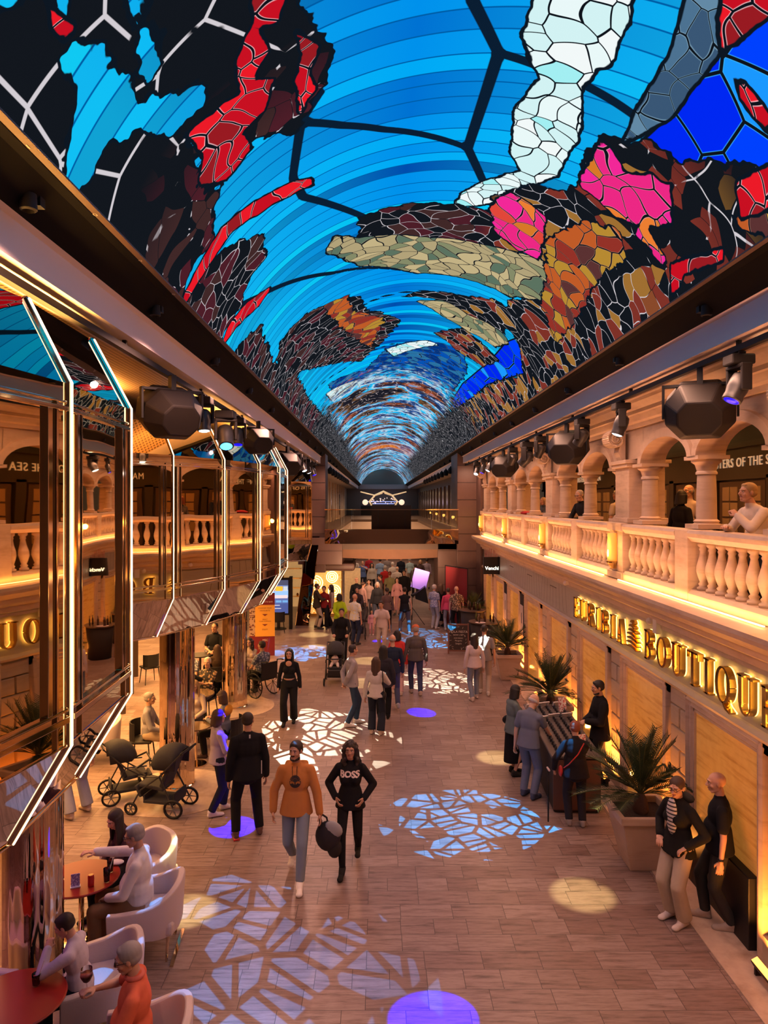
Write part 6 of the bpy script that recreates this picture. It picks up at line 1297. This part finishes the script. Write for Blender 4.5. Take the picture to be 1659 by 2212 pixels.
# strollers
def stroller(x, y, face, label, canopy=True, s=1):
    t = empty('stroller', (x, y, 0), math.radians(face), label, 'stroller', None, s); FR = mat((.02,.02,.022), .35)
    M = Matrix.Rotation(PI/2, 3, 'Y')
    for sx in (-1, 1):
        for wy, r in ((.42, .095), (-.30, .145)):
            q = MB(); q.tube([(sx*.27, wy+r*math.cos(a), r+r*.9*math.sin(a)) for a in np.linspace(0, 2*PI, 19)[:-1]], .020, 6, True); wh = q.build('wheel', BLACK, t, smooth=True)
            sp_ = MB(); 
            for k in range(6): a = k*PI/3; sp_.cone((sx*.27, wy, r), (sx*.27, wy+r*.85*math.cos(a), r+r*.85*math.sin(a)), .010, .007, 5)
            sp_.build('wheel_spokes', mat((.12,.12,.12), .4), wh)
        MB().tube([(sx*.25, .42, .12), (sx*.23, .28, .38), (sx*.24, -.05, .62), (sx*.24, -.42, 1.0)], .014, 6).tube([(sx*.26, -.30, .16), (sx*.24, -.05, .62)], .013, 6).tube([(sx*.24, -.05, .62), (sx*.24, .30, .60)], .012, 6).build('frame_side', FR, t)
    MB().cone((-.24, -.42, 1.0), (.24, -.42, 1.0), .018, .018, 8).build('handlebar', BLACK, t)
    MB().tube([(-.24, .18, .62), (-.2, .38, .70), (.2, .38, .70), (.24, .18, .62)], .017, 6).build('bumper_bar', BLACK, t)
    q = MB(); q.box((0, .12, .42), (.38, .42, .06), M=Matrix.Rotation(.12, 3, 'X')); q.box((0, -.14, .66), (.38, .07, .50), M=Matrix.Rotation(-.0+.40, 3, 'X')); q.box((0, .36, .33), (.34, .05, .20), M=Matrix.Rotation(-.5, 3, 'X')); q.build('seat', mat((.03,.03,.035), .8), t, bevel=.02)
    MB().bb(-.2, .2, -.28, .25, .17, .22).bb(-.2, .2, -.29, -.26, .2, .36).bb(-.2, .2, .22, .25, .2, .30).build('basket', mat((.025,.025,.028), .9), t, bevel=.01)
    if canopy:
        q = MB(); n = 8; vs = []
        for i in range(7):
            a = .15+2.0*i/6
            for j in range(n+1): b_ = PI*j/n; vs.append((.24*math.cos(b_), -.16+.36*math.cos(a)*max(.25, math.sin(b_))**.3-.02, .72+.36*math.sin(a)*max(.0, math.sin(b_))**.5))
        q.add(vs, [(i*(n+1)+j, i*(n+1)+j+1, (i+1)*(n+1)+j+1, (i+1)*(n+1)+j) for i in range(6) for j in range(n)]); o = q.build('canopy', mat((.022,.022,.026), .8, noise=.3, ns=40), t, smooth=True); sm_ = o.modifiers.new('s', 'SOLIDIFY'); sm_.thickness = .012
    return t
stroller(-4.18, 11.75, -62, 'smaller black stroller at the left of the parked pair', True, .92); stroller(-3.42, 11.28, 78, 'larger black stroller at the right of the parked pair', True, 1.0)
x, y = F(722, 1480); t = stroller(x, y+.35, 180, 'black stroller with a baby, pushed by the figure in black', True, 1.0)
bb = empty('baby', (x, y+.28, .50), PI, 'baby in a pale pink outfit lying in the pushed stroller', 'baby')
MB().ball((0, .0, .12), (.10, .09, .14), 12, 8).cone((-.07, .05, .03), (-.10, .26, .0), .045, .035, 8).cone((.07, .05, .03), (.10, .26, .0), .045, .035, 8).build('outfit', mat((.6,.5,.48), .85), bb, smooth=True)
MB().ball((0, -.02, .31), (.075, .08, .085), 14, 10).ball((-.09, .08, .14), .03).ball((.09, .08, .14), .03).build('body', SKIN[3], bb, smooth=True); MB().ball((0, -.045, .335), (.074, .07, .07), 12, 8).build('hair', mat(HC['brown'], .8), bb, smooth=True)
x, y = F(760, 1385); stroller(-.75, 25.7, 180, 'dark pram in front of the striped sports jacket in the crowd', False, 1.0)
# wheelchair
t = empty('wheelchair', (-2.95, 17.95, 0), math.radians(50), 'black folding wheelchair with big spoked wheels beside the third gold column', 'wheelchair')
for sx in (-1, 1):
    q = MB().tube([(sx*.31, -.05+.30*math.cos(a), .31+.30*math.sin(a)) for a in np.linspace(0, 2*PI, 31)[:-1]], .016, 6, True).build('wheel', BLACK, t, smooth=True)
    s = MB(); 
    for k in range(10): a = k*PI/5; s.cone((sx*.31, -.05, .31), (sx*.31, -.05+.29*math.cos(a), .31+.29*math.sin(a)), .006, .006, 5)
    s.build('wheel_spokes', DARK, q)
    MB().tube([(sx*.27, .38+.07*math.cos(a), .085+.07*math.sin(a)) for a in np.linspace(0, 2*PI, 15)[:-1]], .014, 6, True).build('caster', BLACK, t)
    MB().tube([(sx*.25, -.26, .45), (sx*.25, -.28, .92), (sx*.25, -.42, .95)], .014, 6).tube([(sx*.25, -.24, .45), (sx*.25, .30, .45), (sx*.25, .44, .12)], .014, 6).tube([(sx*.26, -.25, .68), (sx*.26, .15, .68), (sx*.26, .18, .45)], .014, 6).build('frame_side', BLACK, t)
    MB().cone((sx*.25, -.42, .95), (sx*.25, -.50, .95), .018, .018, 8).build('push_handle', BLACK, t)
MB().bb(-.23, .23, -.22, .24, .43, .47).build('seat', DARK, t, bevel=.015); MB().bb(-.24, .24, -.275, -.255, .48, .88).build('backrest', DARK, t)
# planters with palms
def palm(x, y, label, s=1.0, seed=1):
    t = empty('potted_palm', (x, y, 0), 0, label, 'potted palm', 'palms in square stone planters', s); rnd = random.Random(seed)
    vs = [(sx*a, sy*a, z) for a, z in ((.20, .0), (.33, .62), (.37, .63), (.37, .72), (.31, .72), (.30, .60)) for sx, sy in ((-1,-1),(1,-1),(1,1),(-1,1))]
    fs = [(j*4+k, j*4+(k+1) % 4, (j+1)*4+(k+1) % 4, (j+1)*4+k) for j in range(5) for k in range(4)]+[(3,2,1,0)]
    MB().add(vs, fs).build('planter', stone('planter_stone', (.55, .40, .30), (.45, .31, .22)) if not MC.get('pl') else MC['pl'], t, bevel=.01)
    MB().bb(-.30, .30, -.30, .30, .58, .64).build('soil', mat((.03,.018,.012), .95, bump=1, ns=40, noise=.5), t)
    MB().lathe([(.07, .6), (.10, .68), (.08, .80), (.04, .88)], (0,0,0), 12).build('trunk', mat((.10,.05,.03), .9, bump=1, ns=30), t, smooth=True)
    st_ = MB(); lf = MB()
    for k in range(46):
        az = k*2.399+rnd.uniform(-.2, .2); el_ = rnd.uniform(.25, 1.45); L = rnd.uniform(.60, .92); p = Vector((0, 0, .86)); d = Vector((math.cos(az)*math.cos(el_), math.sin(az)*math.cos(el_), math.sin(el_)))
        pts = [p.copy()]
        for j in range(9): p = p+d*L/9; d = (d+Vector((0, 0, -.075))).normalized(); pts.append(p.copy())
        for a, b_ in zip(pts[:-1], pts[1:]): st_.cone(a, b_, .006, .005, 4, caps=False)
        for j in range(2, 9):
            for h in (0, .33, .66):
                a = pts[j].lerp(pts[min(j+1, 9)], h); dd = (pts[min(j+1, 9)]-pts[j-1]).normalized(); sd = dd.cross(Vector((0, 0, 1)))
                if sd.length < .1: sd = Vector((1, 0, 0))
                sd.normalize(); up = sd.cross(dd); ll = .22*(1-abs(j-5)/8)
                for sg in (-1, 1):
                    tip = a+(sd*sg*.75+dd*.75+up*.25).normalized()*ll+Vector((0, 0, -.015)); wv = dd*.009
                    lf.add([a-wv, a+wv, tip], [(0, 1, 2)]); mid = a.lerp(tip, .5)+up*.006; lf.add([a-wv, mid, tip], [(0,1,2)])
    lim = (4.04-x)/s
    for m_ in (st_, lf): m_.v = [(min(q[0], lim+.02*math.sin(q[1]*40)), q[1], q[2]) for q in m_.v]
    st_.build('stems', mat((.10,.10,.03), .6), t); tag(lf.build('fronds', mat((.035, .06, .022), .5), t), kind='stuff')
PLS = stone('planter_stone', (.55, .40, .30), (.45, .31, .22)); MC['pl'] = PLS
palm(3.56, 9.62, 'largest potted palm in a square stone planter, left of the puffer jacket', 1.08, 1); palm(3.58, 14.75, 'potted palm behind the sales table', 1.05, 2); palm(3.58, 19.7, 'potted palm in a square planter by the dark bar counter', 1.0, 3); palm(3.6, 27.0, 'dim potted palm in the corner beside the red backdrop', .9, 4)
# sales table
t = empty('sales_table', (3.20, 12.6, 0), math.radians(-3), 'long black draped sales table covered with rows of small dark bottles', 'table')
MB().bb(-.36, .36, -1.42, 1.42, .0, .86).build('drape', mat((.018,.015,.016), .8), t, bevel=.02); MB().bb(-.40, .40, -1.46, 1.46, .86, .90).build('table_top', mat((.10,.08,.07), .4), t, bevel=.01)
MB().bb(-.37, .37, -1.45, -1.425, .05, .84).build('end_panel', mat((.10,.045,.03), .5), t)
tr = MB()
bt = MB().lathe([(.020, 0), (.022, .05), (.014, .065), (.010, .07), (.010, .10)], (0,0,0), 8).mesh('bottle', mat((.02,.02,.025), .12, spec=.9), True)
for r in range(5):
    for c_ in range(19):
        o = bpy.data.objects.new('small_bottle', bt); COL.objects.link(o); a = math.radians(-3); u, v = -.28+r*.14, -1.2+c_*.137
        o.location = (3.20+u*math.cos(a)-v*math.sin(a), 12.6+u*math.sin(a)+v*math.cos(a), .905)
        tag(o, 'small dark bottle on the sales table, in the %s row from the promenade side' % ORD[r], 'bottle', 'small dark bottles on the sales table')
for k, (u, v) in enumerate(((-.3, 1.1), (-.05, 1.2), (.25, 1.25), (-.25, .3), (.0, .45), (.25, .5), (-.33, -.1))):
    a = math.radians(-3); o = MB().box((0, 0, .04), (.24, .02, .09), M=Matrix.Rotation(.5, 3, 'X')).build('price_strip', mat((.65,.60,.58), .6)); o.location = (3.20+u-v*math.sin(a), 12.6+v, .93); o.rotation_euler = (0, 0, .35)
    tag(o, 'white price strip among the small bottles, %s of seven from the far end' % ['third', 'second', 'first', 'sixth', 'fifth', 'fourth', 'seventh'][k], 'sign', 'white price strips on the sales table')
for k, (u, v, lb) in enumerate(((.30, .9, 'far'), (.05, -1.25, 'near'))):
    o = MB().box((0, 0, .14), (.16, .012, .26), M=Matrix.Rotation(-.15, 3, 'X')).build('price_card', printed((.75,.7,.68), (.5,.1,.1), 30)); o.location = (3.2+u, 12.6+v, .905); o.rotation_euler = (0, 0, .3); tag(o, 'taller white price card at the %s end of the sales table' % lb, 'sign')
tobj('dark_cabinet', MB().bb(4.03, 4.145, 7.72, 9.24, .0, .80), BLACK, 'low black cabinet in the wall niche behind the black T-shirt', 'cabinet', bevel=.01)
# bar tables with drinks
def bar_table(x, y, label, r=.42):
    t = empty('bar_table', (x, y, 0), 0, label, 'bar table', 'black draped bar tables with drinks')
    MB().lathe([(r*.82, .0), (r*.9, .5), (r, 1.02)], (0,0,0), 26).build('drape', mat((.025,.018,.016), .8), t, smooth=True); MB().lathe([(r+.04, 1.02), (r+.05, 1.035), (r+.05, 1.05)], (0,0,0), 30).build('table_top', mat((.10,.06,.04), .3), t)
    return t
bar_table(3.42, 22.9, 'black draped bar table with plates just behind the third palm', .46); bar_table(3.35, 25.4, 'black draped bar table with bottles and flowers next to the chalkboard')
rb = random.Random(5)
bm_ = [MB().lathe([(.035, 0), (.037, .18), (.014, .24), (.013, .31)], (0,0,0), 10).mesh('bottle', mat(c, .2), True) for c in ((.05,.02,.01), (.10,.12,.03), (.3,.2,.1))]
for (cx_, cy_) in ((3.42, 22.9), (3.35, 25.4)):
    for k in range(9):
        a, r = rb.uniform(0, 2*PI), rb.uniform(.05, .38); o = bpy.data.objects.new('liquor_bottle', rb.choice(bm_)); COL.objects.link(o); o.location = (cx_+r*math.cos(a), cy_+r*math.sin(a), 1.052)
        o.scale = (.9,)*3; tag(o, 'small liquor bottle standing among others on the %s bar table' % ('nearer' if cy_ < 24 else 'farther'), 'bottle', 'liquor bottles on the two bar tables')
tag(MB().lathe([(.14, 0), (.17, .012)], (3.25, 22.6, 1.052), 20).build('plate', mat((.7,.55,.5), .4)), 'pale plate at the front of the nearer bar table', 'plate')
# chalkboard
t = empty('chalkboard_sign', (2.58, 22.9, 0), math.radians(-4), 'standing chalkboard with white HOLA FIESTA lettering in a brown frame', 'chalkboard')
M = Matrix.Rotation(-.12, 3, 'X')
MB().box((0, .06, .50), (.60, .02, .82), M=M).build('board', mat((.035,.022,.018), .8), t)
f = MB()
for sx in (-1, 1): f.box((sx*.32, .06, .48), (.05, .04, .98), M=M)
f.box((0, .115, .93), (.66, .04, .05), M=M); f.box((0, .01, .10), (.60, .04, .05), M=M); f.build('frame', mat((.16,.06,.035), .5), t)
CH = mat((.65,.55,.45), .9)
for s_, sz, z in (('HOLA FIESTA', .10, .70), ('NOW | GET', .065, .60), ('OUR DRINKS', .05, .50), ('Margarita', .06, .42), ('Sangria', .07, .33)):
    text(s_, sz, 'chalk_lettering', CH, t, M=Matrix.Translation((0, .005+(.5-z)*-.12*-1*-1+.035-.0, z)) @ Matrix.Rotation(PI/2-.12, 4, 'X') @ Matrix.Translation((0,0,.03)))
q = MB()
for k in range(26):
    sx = random.choice((-1, 1)); px_ = sx*random.uniform(.19, .27); pz = random.uniform(.14, .86); a = random.uniform(0, PI)
    if k > 16: px_ = random.uniform(-.24, .24); pz = random.choice((.17, .20, .83, .86))
    d = Vector((math.cos(a)*.03, 0, math.sin(a)*.03)); c0 = Vector((px_, .045+(pz-.5)*.12-.012-.0, pz)); q.cone(c0-d, c0+d, .004, .003, 4)
q.build('chalk_drawing', CH, t)
# wall posters, poster stand, kiosk
for i, (y, lb) in enumerate(((20.20, 'nearer'), (22.78, 'farther'))):
    t = empty('wall_poster', (4.10, y, 1.15), 0, '%s white framed notice hanging on the stone pilaster by the bar tables' % lb, 'notice'); MB().bb(-.02, .02, -.24, .24, -.02, 1.12).build('frame', DARK, t); MB().bb(-.028, -.02, -.21, .21, .0, .82).build('sheet', mat((.60,.50,.48), .6), t); MB().bb(-.031, -.028, -.03, .03, .3, .6).build('print', BLACK, t)
t = empty('poster_stand', (-3.72, 22.6, 0), math.radians(8), 'yellow and dark red chocolate bar poster stand at the end of the cafe', 'poster')
MB().bb(-.40, .40, 0, .03, 0, 2.0).build('board', mat((.20, .015, .02), .5), t); MB().bb(-.22, .40, -.006, 0, .62, 1.62).build('yellow_panel', mat((.75, .33, .03), .6, emit=(.8,.35,.03), es=.12), t)
for k in range(3): MB().bb(-.40, -.22, -.006, 0, .64+k*.33, .64+k*.33+.31).build('photo_panel', printed((.45,.30,.2), (.12,.04,.02), 14+k), t)
for k, z in enumerate((1.30, .98)): MB().add([(.0, -.01, z+.03), (.18, -.01, z+.03), (.09, -.01, z-.03)], [(0,1,2)]).build('arrow', mat((.2,.02,.02), .6), t)
TX = mat((.25,.06,.02), .6); TW = mat((.85,.7,.6), .5)
for s_, sz, x_, z, m_ in (('CHOOSE YOUR', .06, .09, 1.52, TX), ('FAVOURITE', .06, .09, 1.44, TX), ('SELECT', .05, .09, 1.16, TX), ('YOUR TOPPINGS', .05, .09, 1.10, TX), ('ENJOY', .06, .09, .84, TX), ('CHOCOLATE BAR', .07, .05, 1.72, TW), ('MSC', .09, .1, .50, TW)):
    text(s_, sz, 'poster_lettering', m_, t, M=Matrix.Translation((x_, -.012, z)) @ Matrix.Rotation(PI/2, 4, 'X'))
t = empty('information_kiosk', (-3.86, 27.3, 0), math.radians(4), 'tall information screen kiosk with dark blue display', 'kiosk')
MB().bb(-.42, .42, 0, .14, .55, 1.98).bb(.40, .52, 0, .5, .0, 2.0).build('housing', BLACK, t); 
def scr():
    m, N, b = newmat('kiosk_screen'); g = N('TexCoord').outputs['Object']; z = N('SeparateXYZ', g).outputs[2]
    N.set(b.inputs['Emission Color'], N.ramp(N.math('MULTIPLY', z, .5), [(0, (.03,.06,.22)), (.5, (.06,.11,.30)), (.62, (.25,.45,.75)), (.76, (.10,.16,.35)), (.85, (.04,.05,.10))], 'CONSTANT')); b.inputs['Emission Strength'].default_value = 1.2; b.inputs['Base Color'].default_value = (.05,.08,.2,1); return m
MB().bb(-.37, .37, -.008, 0, .62, 1.90).build('display', scr(), t)
tile = lambda x0, x1, z0, z1, c: MB().bb(x0, x1, -.012, -.008, z0, z1).build('screen_tile', mat(c, .5, emit=c, es=1.1), t)
tile(-.12, .16, 1.48, 1.66, (.85,.40,.03)); tile(-.35, -.14, 1.48, 1.66, (.5,.12,.1)); tile(.18, .35, 1.48, 1.66, (.4,.5,.6)); tile(-.35, .35, 1.20, 1.32, (.55,.5,.55)); tile(-.35, -.14, 1.04, 1.12, (.1,.3,.6)); tile(-.1, .11, 1.04, 1.12, (.1,.3,.6)); tile(.15, .35, 1.04, 1.12, (.1,.3,.6)); tile(-.33, .1, .80, .82, (.6,.65,.7)); tile(-.33, .05, .92, .94, (.6,.65,.7))
MB().lathe([(.3, 0), (.3, .02)], (0, .1, 0), 20).bb(-.06, .06, .02, .12, 0, .6).build('stand', DARK, t)
# photo corner: reflector, soft box on stands, red backdrop
t = empty('photo_reflector', (1.32, 28.0, 0), 0, 'tilted square reflector glowing violet on a black tripod stand', 'reflector')
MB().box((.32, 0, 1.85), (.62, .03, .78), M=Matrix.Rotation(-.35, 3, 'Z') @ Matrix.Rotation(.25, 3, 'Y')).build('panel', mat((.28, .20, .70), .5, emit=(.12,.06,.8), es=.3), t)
MB().cone((0, 0, .25), (0, 0, 2.3), .016, .012, 8).build('pole', BLACK, t)
for k in range(3): a = k*2.09+.4; MB().cone((0, 0, .75), (.55*math.cos(a), .55*math.sin(a), .02), .012, .012, 6).build('leg', BLACK, t)
MB().cone((0, -.1, 1.25), (.35, -.05, 1.35), .06, .06, 8).add([(.12, -.3, 1.12), (.12, .2, 1.12), (.12, .2, 1.3), (.12, -.3, 1.3), (.62, -.42, .95), (.62, .3, .95), (.50, .3, 1.62), (.50, -.42, 1.62)], [(0,1,2,3), (4,5,6,7), (0,1,5,4), (1,2,6,5), (2,3,7,6), (3,0,4,7)]).build('soft_box', BLACK, t)
t = empty('photo_backdrop', (3.02, 27.6, 0), math.radians(-62), 'tall dark red photo backdrop screen by the right brown pillar', 'backdrop')
MB().bb(-.75, .75, 0, .03, .05, 2.35).build('cloth', mat((.22, .015, .02), .7), t, bevel=.01); MB().tube([(-.77, 0, 0), (-.77, 0, 2.38), (.77, 0, 2.38), (.77, 0, 0)], .02, 6).build('frame', BLACK, t)
t = empty('camera_tripod', (2.75, 26.9, 0), 0, 'small tripod with a pale device in front of the red backdrop', 'tripod'); MB().cone((0, 0, .5), (0, 0, 1.1), .012, .012, 6).build('pole', BLACK, t); MB().bb(-.08, .08, -.05, .05, 1.1, 1.24).build('device', mat((.6,.45,.4), .5), t)
for k in range(3): a = k*2.09; MB().cone((0, 0, .6), (.3*math.cos(a), .3*math.sin(a), .02), .010, .010, 6).build('leg', BLACK, t)
